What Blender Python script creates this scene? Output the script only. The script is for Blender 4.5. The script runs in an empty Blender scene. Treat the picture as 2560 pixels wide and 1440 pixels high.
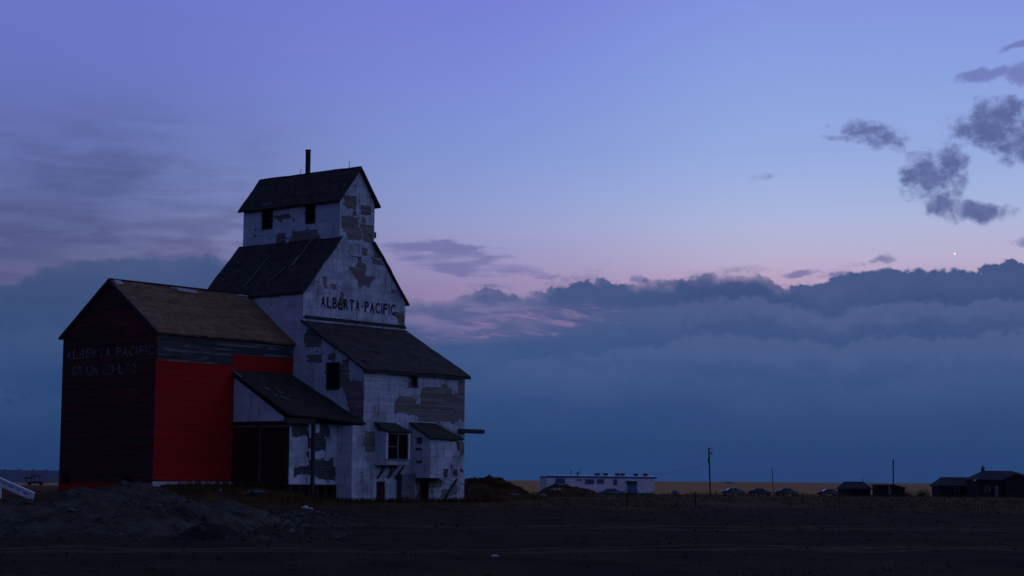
import bpy, bmesh, math, random
from mathutils import Vector, Matrix, noise as mnoise

random.seed(7)
scene = bpy.context.scene
COL = scene.collection
def lin(c):
    return tuple((x/255/12.92 if x/255 <= .04045 else ((x/255+.055)/1.055)**2.4) for x in c)

# ------------------------------------------------------------------ camera
FPX, PITCH, ROLL, HC, TH = 4659.7, .1026, -.0071, 1.4899, .9029
s_, c_ = math.sin(PITCH), math.cos(PITCH)
R0, U0, FW = Vector((1, 0, 0)), Vector((0, -s_, c_)), Vector((0, c_, s_))
RT = R0*math.cos(ROLL) - U0*math.sin(ROLL)
UP = R0*math.sin(ROLL) + U0*math.cos(ROLL)
CAM = Vector((0, 0, HC))
cam_data = bpy.data.cameras.new('camera'); cam = bpy.data.objects.new('camera', cam_data); COL.objects.link(cam)
m = Matrix.Identity(4)
for i in range(3):
    m[i][0] = RT[i]; m[i][1] = UP[i]; m[i][2] = -FW[i]; m[i][3] = CAM[i]
cam.matrix_world = m
cam_data.sensor_width = 36; cam_data.lens = FPX/2560*36
cam_data.clip_start = .5; cam_data.clip_end = 60000
scene.camera = cam
def ray(x, y): return (RT*(x-1280) - UP*(y-720) + FW*FPX)
def azel(x, y):
    d = ray(x, y)
    return math.degrees(math.atan2(d.x, d.y)), math.degrees(math.atan2(d.z, math.hypot(d.x, d.y)))

scene.view_settings.view_transform = 'Standard'
scene.view_settings.look = 'None'
scene.view_settings.exposure = 0
scene.view_settings.gamma = 1
scene.cycles.use_denoising = True
scene.cycles.max_bounces = 5

# ------------------------------------------------------------------ node helper
class V:
    def __init__(s, nt, k): s.nt = nt; s.k = k
    def _m(s, op, *o, clamp=False):
        n = s.nt.nodes.new('ShaderNodeMath'); n.operation = op; n.use_clamp = clamp
        for i, q in enumerate((s,)+o):
            if isinstance(q, V): s.nt.links.new(q.k, n.inputs[i])
            else: n.inputs[i].default_value = q
        return V(s.nt, n.outputs[0])
    def __add__(s, o): return s._m('ADD', o)
    def __sub__(s, o): return s._m('SUBTRACT', o)
    def __mul__(s, o): return s._m('MULTIPLY', o)
    def __truediv__(s, o): return s._m('DIVIDE', o)
    def clamp(s): return s._m('ADD', 0.0, clamp=True)
    def max(s, o): return s._m('MAXIMUM', o)
    def min(s, o): return s._m('MINIMUM', o)
    def floor(s): return s._m('FLOOR')
    def fract(s): return s._m('FRACT')
    def abs(s): return s._m('ABSOLUTE')
    def sin(s): return s._m('SINE')
    def inv(s): return (s*-1.0)+1.0
    def sstep(s, a, b):
        n = s.nt.nodes.new('ShaderNodeMapRange'); n.interpolation_type = 'SMOOTHSTEP'
        s.nt.links.new(s.k, n.inputs['Value'])
        n.inputs['From Min'].default_value = a; n.inputs['From Max'].default_value = b
        return V(s.nt, n.outputs['Result'])
def vec(nt, x, y, z=0.0):
    n = nt.nodes.new('ShaderNodeCombineXYZ')
    for i, q in enumerate((x, y, z)):
        if isinstance(q, V): nt.links.new(q.k, n.inputs[i])
        else: n.inputs[i].default_value = q
    return n.outputs[0]
def noise(nt, v, scale=1.0, detail=4.0, rough=.55, dist=0.0):
    n = nt.nodes.new('ShaderNodeTexNoise'); nt.links.new(v, n.inputs['Vector'])
    n.inputs['Scale'].default_value = scale; n.inputs['Detail'].default_value = detail
    n.inputs['Roughness'].default_value = rough; n.inputs['Distortion'].default_value = dist
    return V(nt, n.outputs[0])
def ramp(nt, f, stops, interp='LINEAR'):
    n = nt.nodes.new('ShaderNodeValToRGB'); cr = n.color_ramp; cr.interpolation = interp
    while len(cr.elements) < len(stops): cr.elements.new(.5)
    for e, (p, c) in zip(cr.elements, sorted(stops, key=lambda q: q[0])):
        e.position = p; e.color = (c[0], c[1], c[2], 1) if not isinstance(c, float) else (c, c, c, 1)
    nt.links.new(f.k, n.inputs[0])
    return n.outputs[0]
def mix(nt, f, a, b, mode='MIX'):
    n = nt.nodes.new('ShaderNodeMix'); n.data_type = 'RGBA'; n.blend_type = mode
    if isinstance(f, V): nt.links.new(f.k, n.inputs[0])
    else: n.inputs[0].default_value = f
    for i, q in ((6, a), (7, b)):
        if isinstance(q, (tuple, list)): n.inputs[i].default_value = (q[0], q[1], q[2], 1)
        else: nt.links.new(q.k if isinstance(q, V) else q, n.inputs[i])
    return n.outputs[2]

# ------------------------------------------------------------------ dusk sky (world)
world = bpy.data.worlds.new('World'); scene.world = world; world.use_nodes = True
nt = world.node_tree; nt.nodes.clear()
out = nt.nodes.new('ShaderNodeOutputWorld'); bg = nt.nodes.new('ShaderNodeBackground')
nt.links.new(bg.outputs[0], out.inputs[0])
tc = nt.nodes.new('ShaderNodeTexCoord'); sep = nt.nodes.new('ShaderNodeSeparateXYZ')
nt.links.new(tc.outputs['Generated'], sep.inputs[0])
dx, dy, dz = (V(nt, sep.outputs[i]) for i in range(3))
az = dx._m('ARCTAN2', dy)*57.29578
el = dz._m('ARCTAN2', (dx*dx+dy*dy)._m('SQRT'))*57.29578
T = 16.0
def prof(lst):          # (pixel row, sRGB) -> ramp over elevation, read at the column cx
    return lambda cx: [(min(1, max(0, azel(cx, y)[1]/T)), lin(c)) for y, c in lst]
left = prof([(1190, (82, 90, 130)), (700, (91, 97, 137)), (600, (91, 100, 148)), (480, (95, 105, 161)), (350, (97, 110, 174)), (180, (101, 114, 188)), (0, (104, 116, 196))])(200)
cent = prof([(1190, (110, 106, 150)), (860, (130, 117, 163)), (720, (149, 133, 177)), (660, (152, 145, 190)), (570, (149, 156, 204)), (480, (138, 155, 211)), (380, (128, 149, 213)), (190, (121, 137, 214)), (0, (115, 127, 212))])(1230)
righ = prof([(1190, (130, 116, 152)), (710, (181, 156, 189)), (650, (183, 173, 205)), (560, (171, 180, 217)), (470, (157, 176, 222)), (380, (147, 169, 222)), (190, (136, 159, 223)), (0, (129, 147, 220))])(1930)
tE = (el*(1/T)).clamp()
cl = ramp(nt, tE, left); cc = ramp(nt, tE, cent); crr = ramp(nt, tE, righ)
base = mix(nt, az.sstep(-15, 1), cl, cc)
base = mix(nt, az.sstep(-2, 9), base, crr)
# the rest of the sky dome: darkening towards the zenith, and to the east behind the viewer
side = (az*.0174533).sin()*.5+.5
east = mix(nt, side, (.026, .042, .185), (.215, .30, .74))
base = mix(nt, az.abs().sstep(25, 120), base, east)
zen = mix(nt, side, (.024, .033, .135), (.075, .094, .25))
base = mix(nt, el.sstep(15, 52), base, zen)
sky_tex = nt.nodes.new('ShaderNodeTexSky'); sky_tex.sky_type = 'NISHITA'; sky_tex.sun_disc = False
sky_tex.sun_elevation = math.radians(-3); sky_tex.sun_rotation = math.radians(40)
base = mix(nt, .05, base, sky_tex.outputs[0], 'ADD')

# --- clouds, all as functions of azimuth and elevation
P = vec(nt, az, el)
nA = noise(nt, P, .9, 6, .6)            # lumps of about a degree
nB = noise(nt, vec(nt, az+31.0, el*1.3+7.0), 2.2, 5, .6)
nS = noise(nt, vec(nt, az*.33+5.0, el*1.7+2.0), 1.3, 6, .55, .3)   # long streaks
nW = noise(nt, vec(nt, az+57.0, el+11.0), 1.1, 4, .55)
nW2 = noise(nt, vec(nt, az-17.0, el+41.0), 1.1, 4, .55)
nV = noise(nt, vec(nt, az*.5+80.0, el*.9+3.0), .55, 5, .5)

def edge_ramp(pts, top):
    st = []
    for x, y in pts:
        a, e = azel(x, y); st.append(((a+17)/34, float(e/top)))
    n = ramp(nt, ((az+17.0)*(1/34)).clamp(), st, 'LINEAR')
    return V(nt, n)*top
def cloud(col, f, c):
    return mix(nt, f.clamp(), col, c)

# high grey veil on the left and the streaks over the middle
veil = ((nS*.42+nV*.62).sstep(.40, .68)*el.sstep(5.2, 7.4)*el.sstep(12.2, 9.0)*az.sstep(-4.5, -11)).clamp()
base = cloud(base, veil*.66, lin((78, 86, 134)))
low = (nS.sstep(.36, .6)*el.sstep(4.6, 6)*el.sstep(8.6, 7)*az.sstep(-5.0, -9.5)*.5)
base = cloud(base, low, lin((80, 84, 132)))
def blob(x, y, rx, ry, k=1.4, rot=0.0, warp=1.0, w=(.2, .9)):
    a0, e0 = azel(x, y)
    u = (az-a0) + (nW-.5)*(1.3*warp); v = (el-e0) + (nW2-.5)*(.8*warp)
    if rot:
        cr, sr = math.cos(rot), math.sin(rot); u, v = u*cr+v*sr, v*cr-u*sr
    u = u*(81.3/rx); v = v*(81.3/ry)
    d = (u*u+v*v).inv()
    return (d + (nB-.5)*(k*.75) + (nA-.5)*(k*.9) + (nS-.5)*.5).sstep(*w)
def smax(lst):
    q = lst[0]
    for b in lst[1:]: q = q.max(b)
    return q
streaks = ((nS-.5)*3.6 + blob(1150, 655, 300, 62, .3, -.12, .6)*1.15).sstep(.45, 1.3)*az.sstep(3.4, 1.2)
base = cloud(base, streaks*.72*az.sstep(-5.5, -3.6), lin((104, 104, 160)))
wisps = smax([blob(1910, 437, 40, 13, 1.7, .1, .9, (.3, 1.7)), blob(2195, 645, 52, 16, 1.7, .15, .9, (.2, 1.2)), blob(2000, 684, 62, 12, 1.2, 0, .6),
              blob(2095, 685, 34, 13, 1.2, 0, .6), blob(1590, 700, 40, 16, 1.5, 0, .5)])
base = cloud(base, wisps*.75, lin((104, 108, 160)))
purple = smax([blob(2455, 188, 95, 24, 1.3, .15, .7), blob(2560, 182, 62, 36, 1.2, 0, .6), blob(2545, 112, 60, 12, 1.0, .3, .5),
               blob(2560, 605, 40, 16, 1.2, 0, .6)])
base = cloud(base, purple*.72, lin((104, 110, 172)))
dark = smax([blob(2178, 336, 104, 44, 1.9, -.25, .9, (.1, 1.1)), blob(2322, 440, 84, 80, 2.0, .35, 1.0, (.1, 1.0)), blob(2380, 415, 66, 72, 2.0, .5, 1.0, (.1, 1.05)),
             blob(2368, 508, 58, 52, 1.8, 0, .9, (.1, 1.0)), blob(2440, 527, 116, 34, 1.6, -.12, .8, (.1, 1.0)), blob(2480, 320, 138, 66, 1.9, -.1, 1.0, (.1, 1.0)),
             blob(2556, 352, 92, 86, 1.8, -.3, 1.0, (.1, .95)), blob(2505, 272, 84, 38, 1.8, 0, .9, (.1, 1.05)), blob(2120, 348, 100, 14, 1.6, -.1, .6, (.3, 1.6))])
core = nA.sstep(.3, .75)
darkc = mix(nt, core, lin((96, 105, 157)), lin((75, 89, 141)))
base = cloud(base, dark*.92, darkc)

# the long bank: hard billowed top, blue below
top_pts = [(-60, 712), (0, 712), (50, 708), (75, 690), (95, 676), (150, 660), (220, 653), (300, 648), (420, 652), (520, 640), (620, 650), (760, 690), (900, 730),
           (1030, 748), (1100, 752), (1170, 742), (1210, 726), (1250, 728), (1300, 742), (1370, 730), (1440, 718), (1500, 700), (1560, 706),
           (1640, 706), (1700, 710), (1770, 694), (1850, 676), (1910, 690), (1960, 712), (2030, 716), (2110, 690), (2220, 672), (2300, 680), (2400, 660), (2560, 657), (2640, 660)]
top_pts = top_pts[:32] if len(top_pts) > 32 else top_pts
e1 = edge_ramp(top_pts, 10.0)
vor = nt.nodes.new('ShaderNodeTexVoronoi'); vor.feature = 'SMOOTH_F1'; vor.inputs['Scale'].default_value = 1.5
vor.inputs['Smoothness'].default_value = .35
nt.links.new(vec(nt, az+(nW-.5)*.8, el+(nW2-.5)*.8), vor.inputs['Vector'])
puff = (V(nt, vor.outputs['Distance'])*-1.0+.42)*.42
nL = noise(nt, vec(nt, az*.5-33.0, el*.4+9.0), .8, 3, .5)
nF = noise(nt, vec(nt, az+3.0, el*1.2-21.0), 4.5, 5, .65)
bill = (noise(nt, vec(nt, az*1.0+70.0, el+13.0), 1.7, 3, .5)-.5).abs()*-1.6 + .22      # round heads with sharp clefts
lump = nL.sstep(.38, .62)
rough = (nA-.5)*.75 + bill*(lump*.65+.2) + (nB-.5)*.22 + (nF-.5)*.12
soft = (az.sstep(-.4, -3.2)*(az.sstep(-10.2, -8.2)*.75+.25)).max(nL.sstep(.58, .42)*az.sstep(9.5, 7.0)*.75)
d1 = (e1 + rough*(az.sstep(-3, -9)*-.5+1.0) - el)
m1 = V(nt, mix(nt, soft, d1.sstep(-.03, .09), d1.sstep(-.12, .42)))
fray = (d1 + .30 + (nS-.5)*2.2 + (nF-.5)*.8).sstep(.10, .95)*.55*az.sstep(-4, 0)*az.sstep(14, 8)
m1 = m1.max(fray)
body = prof([(1230, (37, 67, 114)), (1120, (37, 68, 115)), (1000, (45, 76, 124)), (900, (56, 84, 131)), (800, (63, 86, 132)), (730, (64, 85, 132)), (660, (62, 82, 129))])(1900)
bodyL = prof([(1230, (33, 60, 103)), (1100, (36, 64, 110)), (950, (42, 71, 117)), (850, (49, 75, 120)), (760, (55, 78, 121)), (650, (68, 85, 128))])(60)
bcol = mix(nt, az.sstep(-14, -3), ramp(nt, tE, bodyL), ramp(nt, tE, body))
# relief inside the bank: further tiers with paler crowns, each fading downwards
def tier(bcol, pts, amt, k, c, fade, wob=1.0):
    e = edge_ramp(pts, 10.0)
    d = e + (rough+(nV-.5)*.5)*wob - el
    t = d.sstep(-.02, .10)*d.sstep(fade, .12)*amt
    under = d.sstep(.0, -.10)*d.sstep(-.75, -.05)*k
    b = mix(nt, under, bcol, lin((48, 74, 122)))
    return mix(nt, t, b, c)
bcol = tier(bcol, [(-60, 760), (0, 750), (400, 780), (900, 800), (1180, 868), (1290, 850), (1310, 818), (1350, 812), (1420, 822), (1500, 790), (1640, 772), (1760, 760),
                (1850, 742), (1930, 752), (2000, 775), (2060, 800), (2120, 785), (2200, 766), (2290, 758), (2380, 764), (2470, 756), (2560, 752)],
            az.sstep(2, 8)*.42+.10, az.sstep(0, 6)*.6, lin((80, 99, 145)), 1.1)
bcol = tier(bcol, [(-60, 850), (0, 832), (120, 826), (300, 850), (900, 880), (1290, 905), (1500, 880), (1640, 868), (1780, 838), (1900, 845), (2020, 856), (2090, 878), (2170, 846), (2260, 838), (2350, 850), (2460, 835), (2560, 836)],
            az.sstep(-2, 6)*.34+.12, az.sstep(2, 7)*.5, lin((78, 98, 144)), 1.5)
bcol = tier(bcol, [(-60, 1000), (300, 985), (900, 960), (1200, 945), (1330, 900), (1480, 940), (1700, 935), (2100, 960), (2560, 950)], .16, .2, lin((70, 93, 139)), 1.5, 1.5)
bcol = mix(nt, nV.sstep(.40, .72)*el.sstep(.8, 3)*.15, bcol, lin((84, 102, 150)))
bcol = mix(nt, nA.sstep(.5, .8)*.10, bcol, lin((40, 58, 108)))
gx, gy = azel(1120, 790)
gu = (az-gx)*(81.3/300); gv = (el-gy)*(81.3/75)
hole = (gu*gu+gv*gv).inv().clamp()
m1 = m1*((hole*(nS.sstep(.62, .35)*.8+.25))*-.75+1.0)
base = cloud(base, m1*.98, bcol)
# gap in the bank where the afterglow shows through in thin streaks
a1, g1 = azel(1290, 806)
u = (az-a1)*(81.3/390); v = (el-g1)*(81.3/56) - (az-a1)*.13
gap = (u*u+v*v).inv().clamp()
ss = noise(nt, vec(nt, az*.55+3.0, el*2.7+az*.30), 1.5, 6, .6, .5)
pk = ((ss-.5)*3.2 + gap*.95).sstep(.60, 1.5)*gap.sstep(0, .35)
base = cloud(base, gap.sstep(0, .8)*.3, lin((88, 94, 145)))
base = cloud(base, pk*.7, lin((150, 124, 164)))
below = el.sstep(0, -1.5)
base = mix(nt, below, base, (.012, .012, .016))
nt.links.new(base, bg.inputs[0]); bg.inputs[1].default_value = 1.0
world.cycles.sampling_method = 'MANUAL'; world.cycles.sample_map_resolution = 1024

# afterglow of the sun that has set behind the bank: a very weak, very broad lamp
sd = bpy.data.lights.new('sun', 'SUN'); sd.energy = .03; sd.angle = math.radians(60); sd.color = (1, .72, .72)
so = bpy.data.objects.new('sun', sd); COL.objects.link(so)
so.rotation_euler = Vector((-.85, -.25, -.35)).to_track_quat('-Z', 'Y').to_euler()

# ------------------------------------------------------------------ mesh helpers
def link(name, bm, mat, parent=None, smooth=False):
    me = bpy.data.meshes.new(name); bm.normal_update(); bm.to_mesh(me); bm.free()
    if mat: me.materials.append(mat)
    if smooth:
        for p in me.polygons: p.use_smooth = True
    o = bpy.data.objects.new(name, me); COL.objects.link(o)
    if parent: o.parent = parent
    return o
def tag(o, label=None, cat=None, group=None, kind=None):
    for k, q in (('label', label), ('category', cat), ('group', group), ('kind', kind)):
        if q: o[k] = q
    return o
def empty(name, loc, rz, label, cat, group=None):
    o = bpy.data.objects.new(name, None); COL.objects.link(o); o.empty_display_size = .5
    o.location = loc; o.rotation_euler = (0, 0, rz)
    return tag(o, label, cat, group)
def box(bm, x0, x1, y0, y1, z0, z1):
    vs = [bm.verts.new((x, y, z)) for z in (z0, z1) for y in (y0, y1) for x in (x0, x1)]
    for f in ((0, 2, 3, 1), (4, 5, 7, 6), (0, 1, 5, 4), (2, 6, 7, 3), (0, 4, 6, 2), (1, 3, 7, 5)):
        bm.faces.new([vs[i] for i in f])
    return vs
def B(*a):
    bm = bmesh.new(); box(bm, *a); return bm
def bar(bm, p, q, w, h=None, n=4):
    p, q = Vector(p), Vector(q); d = (q-p).normalized()
    upv = Vector((0, 0, 1)) if abs(d.z) < .95 else Vector((1, 0, 0))
    s = d.cross(upv).normalized(); t = s.cross(d)
    h = h or w; ra, rb = [], []
    for i in range(n):
        a = 2*math.pi*(i+.5)/n; k = math.sqrt(2) if n == 4 else 1
        o = s*(math.cos(a)*w/2*k) + t*(math.sin(a)*h/2*k)
        ra.append(bm.verts.new(p+o)); rb.append(bm.verts.new(q+o))
    for i in range(n):
        j = (i+1) % n; bm.faces.new([ra[i], ra[j], rb[j], rb[i]])
    bm.faces.new(ra[::-1]); bm.faces.new(rb)
def BAR(*a, **k):
    bm = bmesh.new(); bar(bm, *a, **k); return bm
def prism(bm, poly, d):
    """closed prism from a planar polygon (3D points) pushed by vector d"""
    a = [bm.verts.new(p) for p in poly]; b = [bm.verts.new(Vector(p)+Vector(d)) for p in poly]
    bm.faces.new(a); bm.faces.new(b[::-1])
    for i in range(len(a)):
        j = (i+1) % len(a); bm.faces.new([a[i], b[i], b[j], a[j]])
    bmesh.ops.recalc_face_normals(bm, faces=bm.faces)
def roof(bm, p00, p10, p11, p01, th, nu=14, nv=10, jit=.03, seed=0, ragged=0.0):
    jit *= 1.5; ragged *= 1.6
    """roof slab over a quad, slightly uneven; p00-p10 is the ridge, p01-p11 the eave"""
    P = [Vector(p) for p in (p00, p10, p11, p01)]
    n = (P[1]-P[0]).cross(P[3]-P[0]).normalized()
    if n.z < 0: n = -n
    rows = []
    for lay in (0, 1):
        g = []
        for j in range(nv+1):
            r = []
            for i in range(nu+1):
                s, t = i/nu, j/nv
                q = (P[0]*(1-s)+P[1]*s)*(1-t) + (P[3]*(1-s)+P[2]*s)*t
                k = mnoise.noise(Vector((q.x*.6+seed, q.y*.6, q.z*.6)))*jit + mnoise.noise(Vector((q.x*2.2, q.y*2.2+seed, q.z*2.2)))*jit*.5
                if ragged and j == nv: q = q + (P[3]-P[0]).normalized()*(mnoise.noise(Vector((i*.9, seed, .3)))*ragged)
                if ragged and i in (0, nu): q = q + (P[1]-P[0]).normalized()*(mnoise.noise(Vector((j*.9, seed, 4.3+i)))*ragged*.6)
                r.append(bm.verts.new(q + n*(k - lay*th)))
            g.append(r)
        rows.append(g)
    A, Bm = rows
    for j in range(nv):
        for i in range(nu):
            bm.faces.new([A[j][i], A[j][i+1], A[j+1][i+1], A[j+1][i]])
            bm.faces.new([Bm[j][i], Bm[j+1][i], Bm[j+1][i+1], Bm[j][i+1]])
    for i in range(nu):
        bm.faces.new([A[0][i], Bm[0][i], Bm[0][i+1], A[0][i+1]]); bm.faces.new([A[nv][i], A[nv][i+1], Bm[nv][i+1], Bm[nv][i]])
    for j in range(nv):
        bm.faces.new([A[j][0], A[j+1][0], Bm[j+1][0], Bm[j][0]]); bm.faces.new([A[j][nu], Bm[j][nu], Bm[j+1][nu], A[j+1][nu]])
    bmesh.ops.recalc_face_normals(bm, faces=bm.faces)

def inside(p, poly):
    x, y = p; c = False; n = len(poly); j = n-1
    for i in range(n):
        xi, yi = poly[i]; xj, yj = poly[j]
        if (yi > y) != (yj > y) and x < (xj-xi)*(y-yi)/(yj-yi)+xi: c = not c
        j = i
    return c
def clip(rect, outline):
    """clip a rectangle's corners to a convex, counter-clockwise outline"""
    pts = rect; n = len(outline)
    for i in range(n):
        a, b = outline[i], outline[(i+1) % n]
        f = lambda p: (b[0]-a[0])*(p[1]-a[1])-(b[1]-a[1])*(p[0]-a[0])
        o = []
        for k in range(len(pts)):
            p, q = pts[k], pts[(k+1) % len(pts)]; fp, fq = f(p), f(q)
            if fp >= 0: o.append(p)
            if (fp >= 0) != (fq >= 0):
                t = fp/(fp-fq); o.append((p[0]+(q[0]-p[0])*t, p[1]+(q[1]-p[1])*t))
        pts = o
        if len(pts) < 3: return []
    return pts
def ccw(p):
    a = sum(p[i][0]*p[(i+1) % len(p)][1]-p[(i+1) % len(p)][0]*p[i][1] for i in range(len(p)))
    return p if a > 0 else p[::-1]
def ragged_poly(p, amp=.05, step=.22):
    o = []
    for i in range(len(p)):
        a, b = Vector(p[i]), Vector(p[(i+1) % len(p)]); n = max(1, int((b-a).length/step))
        for k in range(n):
            q = a.lerp(b, k/n); q = q + Vector((mnoise.noise(Vector((q.x*2.7, q.y*2.7, 1))), mnoise.noise(Vector((q.x*2.7, q.y*2.7, 9)))))*amp*1.8
            o.append((q.x, q.y))
    return o
def tiles(name, outlines, holes, cw, ch, to3d, mat, parent, gap=.013, out=.035, thick=.02, jit=.012, miss=.0, z0=0.0, minsz=.075, chips=.28, flake=.5):
    """sheets of siding on a wall, each a thin slab; those inside a hole are gone, those across its rim broken"""
    bm = bmesh.new(); lay = bm.faces.layers.float.new('rnd')
    rim = []
    for q in [h for h in holes if max(p[0] for p in h)-min(p[0] for p in h) > 1.0]:      # sheets flake further along the rim of every bare patch
        for i in range(len(q)):
            a, b = Vector(q[i]), Vector(q[(i+1) % len(q)])
            for k in range(int((b-a).length*2.6*flake+random.random()*.6)):
                p = a.lerp(b, random.random()); w, h = random.uniform(.06, .22), random.uniform(.04, .11)
                p = p + Vector((random.uniform(-.15, .15), random.uniform(-.12, .12)))
                rim.append([(p.x-w, p.y-h*.6), (p.x-w*.3, p.y-h), (p.x+w, p.y-h*.5), (p.x+w*.7, p.y+h), (p.x-w*.8, p.y+h*.7)])
    holes = [ragged_poly(q) for q in holes]+rim
    for ol in outlines:
        for k in range(int(chips*(max(p[0] for p in ol)-min(p[0] for p in ol))*(max(p[1] for p in ol)-min(p[1] for p in ol)))):
            cx, cy = random.uniform(min(p[0] for p in ol), max(p[0] for p in ol)), random.uniform(min(p[1] for p in ol), max(p[1] for p in ol))
            a, b = random.uniform(.05, .24), random.uniform(.04, .16)
            holes.append([(cx+a*math.cos(t)*random.uniform(.5, 1.2), cy+b*math.sin(t)*random.uniform(.5, 1.2)) for t in (0, .9, 1.8, 2.7, 3.6, 4.5, 5.4)])
    boxes = [(min(p[0] for p in q), max(p[0] for p in q), min(p[1] for p in q), max(p[1] for p in q)) for q in holes]
    holes_all = holes
    for ol in outlines:
        ol = ccw(ol)
        h0, h1 = min(p[0] for p in ol), max(p[0] for p in ol); y0, y1 = min(p[1] for p in ol), max(p[1] for p in ol)
        j = math.floor((y0-z0)/ch)
        while z0+j*ch < y1:
            rs = (j*.5) % 1.0
            i = math.floor(h0/cw - rs)
            while (i+rs)*cw < h1:
                rn = random.random(); oj = random.uniform(-jit, jit)*.5
                if random.random() >= miss:
                    st = [((i+rs)*cw+gap/2, z0+j*ch+gap/2, cw-gap, ch-gap)]
                    while st:
                        x, y, w, h = st.pop()
                        holes = [q for q, bb in zip(holes_all, boxes) if bb[0] < x+w and bb[1] > x and bb[2] < y+h and bb[3] > y]
                        hit = 0; tot = 0
                        for a in (.02, .35, .65, .98):
                            for b in (.02, .35, .65, .98):
                                tot += 1; p = (x+w*a, y+h*b)
                                if any(inside(p, q) for q in holes): hit += 1
                        if hit == tot: continue
                        if hit:
                            if max(w, h) > minsz:
                                if w >= h: st += [(x, y, w/2, h), (x+w/2, y, w/2, h)]
                                else: st += [(x, y, w, h/2), (x, y+h/2, w, h/2)]
                                continue
                            if hit > tot*.5: continue
                        pl = clip([(x, y), (x+w, y), (x+w, y+h), (x, y+h)], ol)
                        if len(pl) < 3: continue
                        o1 = out+oj
                        A = [bm.verts.new(to3d(p[0], p[1], o1)) for p in pl]; C = [bm.verts.new(to3d(p[0], p[1], o1-thick-.01)) for p in pl]
                        fs = [bm.faces.new(A)]
                        for k in range(len(A)):
                            l = (k+1) % len(A); fs.append(bm.faces.new([A[k], C[k], C[l], A[l]]))
                        for f in fs: f[lay] = rn
                i += 1
            j += 1
    return link(name, bm, mat, parent)

# ------------------------------------------------------------------ materials
def newmat(name, rough=.85, spec=.25):
    m = bpy.data.materials.new(name); m.use_nodes = True; n = m.node_tree
    b = n.nodes['Principled BSDF']; b.inputs['Roughness'].default_value = rough
    b.inputs['Specular IOR Level'].default_value = spec
    t = n.nodes.new('ShaderNodeTexCoord'); s = n.nodes.new('ShaderNodeSeparateXYZ'); n.links.new(t.outputs['Object'], s.inputs[0])
    return m, n, b, t.outputs['Object'], [V(n, s.outputs[i]) for i in range(3)]
def bump(n, b, h, strength=.5, dist=.02):
    k = n.nodes.new('ShaderNodeBump'); k.inputs['Strength'].default_value = strength; k.inputs['Distance'].default_value = dist
    n.links.new(h.k, k.inputs['Height']); n.links.new(k.outputs[0], b.inputs['Normal'])
def wn(n, a, b_, c=0.0):
    k = n.nodes.new('ShaderNodeTexWhiteNoise'); k.noise_dimensions = '3D'; n.links.new(vec(n, a, b_, c), k.inputs['Vector'])
    return V(n, k.outputs[0])
def mat_sheet(name, c0, c1, stain, amt=.5):
    m, n, b, oc, (x, y, z) = newmat(name, .8)
    at = n.nodes.new('ShaderNodeAttribute'); at.attribute_name = 'rnd'
    r = V(n, at.outputs['Fac'])
    col = mix(n, r, c0, c1)
    bl = noise(n, oc, .55, 6, .65).sstep(.42, .72)
    st = noise(n, vec(n, (x+y)*3.2, (x-y)*3.2, z*.35), 1.0, 5, .65).sstep(.5, .78)
    fl = noise(n, oc, 5.5, 3, .7).sstep(.58, .75)
    col = mix(n, bl*(.5*amt)+st*(.75*amt), col, stain)
    st2 = noise(n, vec(n, (x+y)*9.0, (x-y)*9.0, z*.8), 1.0, 4, .7).sstep(.52, .75)*noise(n, oc, .35, 4, .6).sstep(.4, .6)
    col = mix(n, st2*(.75*amt), col, stain)
    col = mix(n, fl*(.7*amt), col, stain)
    n.links.new(col, b.inputs['Base Color'])
    bump(n, b, noise(n, oc, 7, 4, .6), .4, .02)
    return m
def mat_boards(name, c0, c1, pitch, stain, streak=.5, paint=None, pamt=0.0, vert=False):
    m, n, b, oc, (x, y, z) = newmat(name, .9)
    h = x+y
    a, l = (z, h) if not vert else (h, z)
    row = (a*(1/pitch)).floor(); fr = (a*(1/pitch)).fract()
    seg = (l*.22+wn(n, row, 3.0)*7.0).floor()
    r = wn(n, row, seg)
    col = mix(n, r, c0, c1)
    g = noise(n, vec(n, l*.8, a*14.0, r*5.0), 1.0, 5, .6)
    col = mix(n, g.sstep(.4, .75)*streak, col, stain)
    if paint:
        pn = noise(n, vec(n, l*.7, a*5.0, r), .9, 6, .65) + (r-.5)*.25
        col = mix(n, pn.sstep(.5, .62)*pamt, col, paint)
    gapm = fr.sstep(.0, .14)
    col = mix(n, gapm, tuple(q*.25 for q in c0), col)
    n.links.new(col, b.inputs['Base Color'])
    bump(n, b, fr*.8+g*.3, .7, .02)
    return m
def mat_shingle(name, c0, c1, light, lamt=.3, row_h=.14, col_w=.18, band=.3):
    m, n, b, oc, (x, y, z) = newmat(name, .9)
    rr = z*(1/row_h); row = rr.floor()
    cc_ = ((x+y)*(1/col_w) + wn(n, row, 1.0)*3.0); r = wn(n, row, cc_.floor())
    col = mix(n, r, c0, c1)
    bnd = noise(n, vec(n, (x+y)*.2, z*3.4, 1.0), 1.0, 6, .65)
    bl = noise(n, oc, .7, 6, .65)
    col = mix(n, bnd.sstep(.45, .75)*band, col, light)
    col = mix(n, bl.sstep(.55, .8)*lamt, col, light)
    col = mix(n, (wn(n, row, cc_.floor(), 9.0)).sstep(.9, 1.0)*.6, col, light)
    col = mix(n, rr.fract().sstep(0, .2), tuple(q*.3 for q in c0), col)
    n.links.new(col, b.inputs['Base Color'])
    bump(n, b, rr.fract()*-.7+r*.5, .8, .03)
    return m
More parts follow.
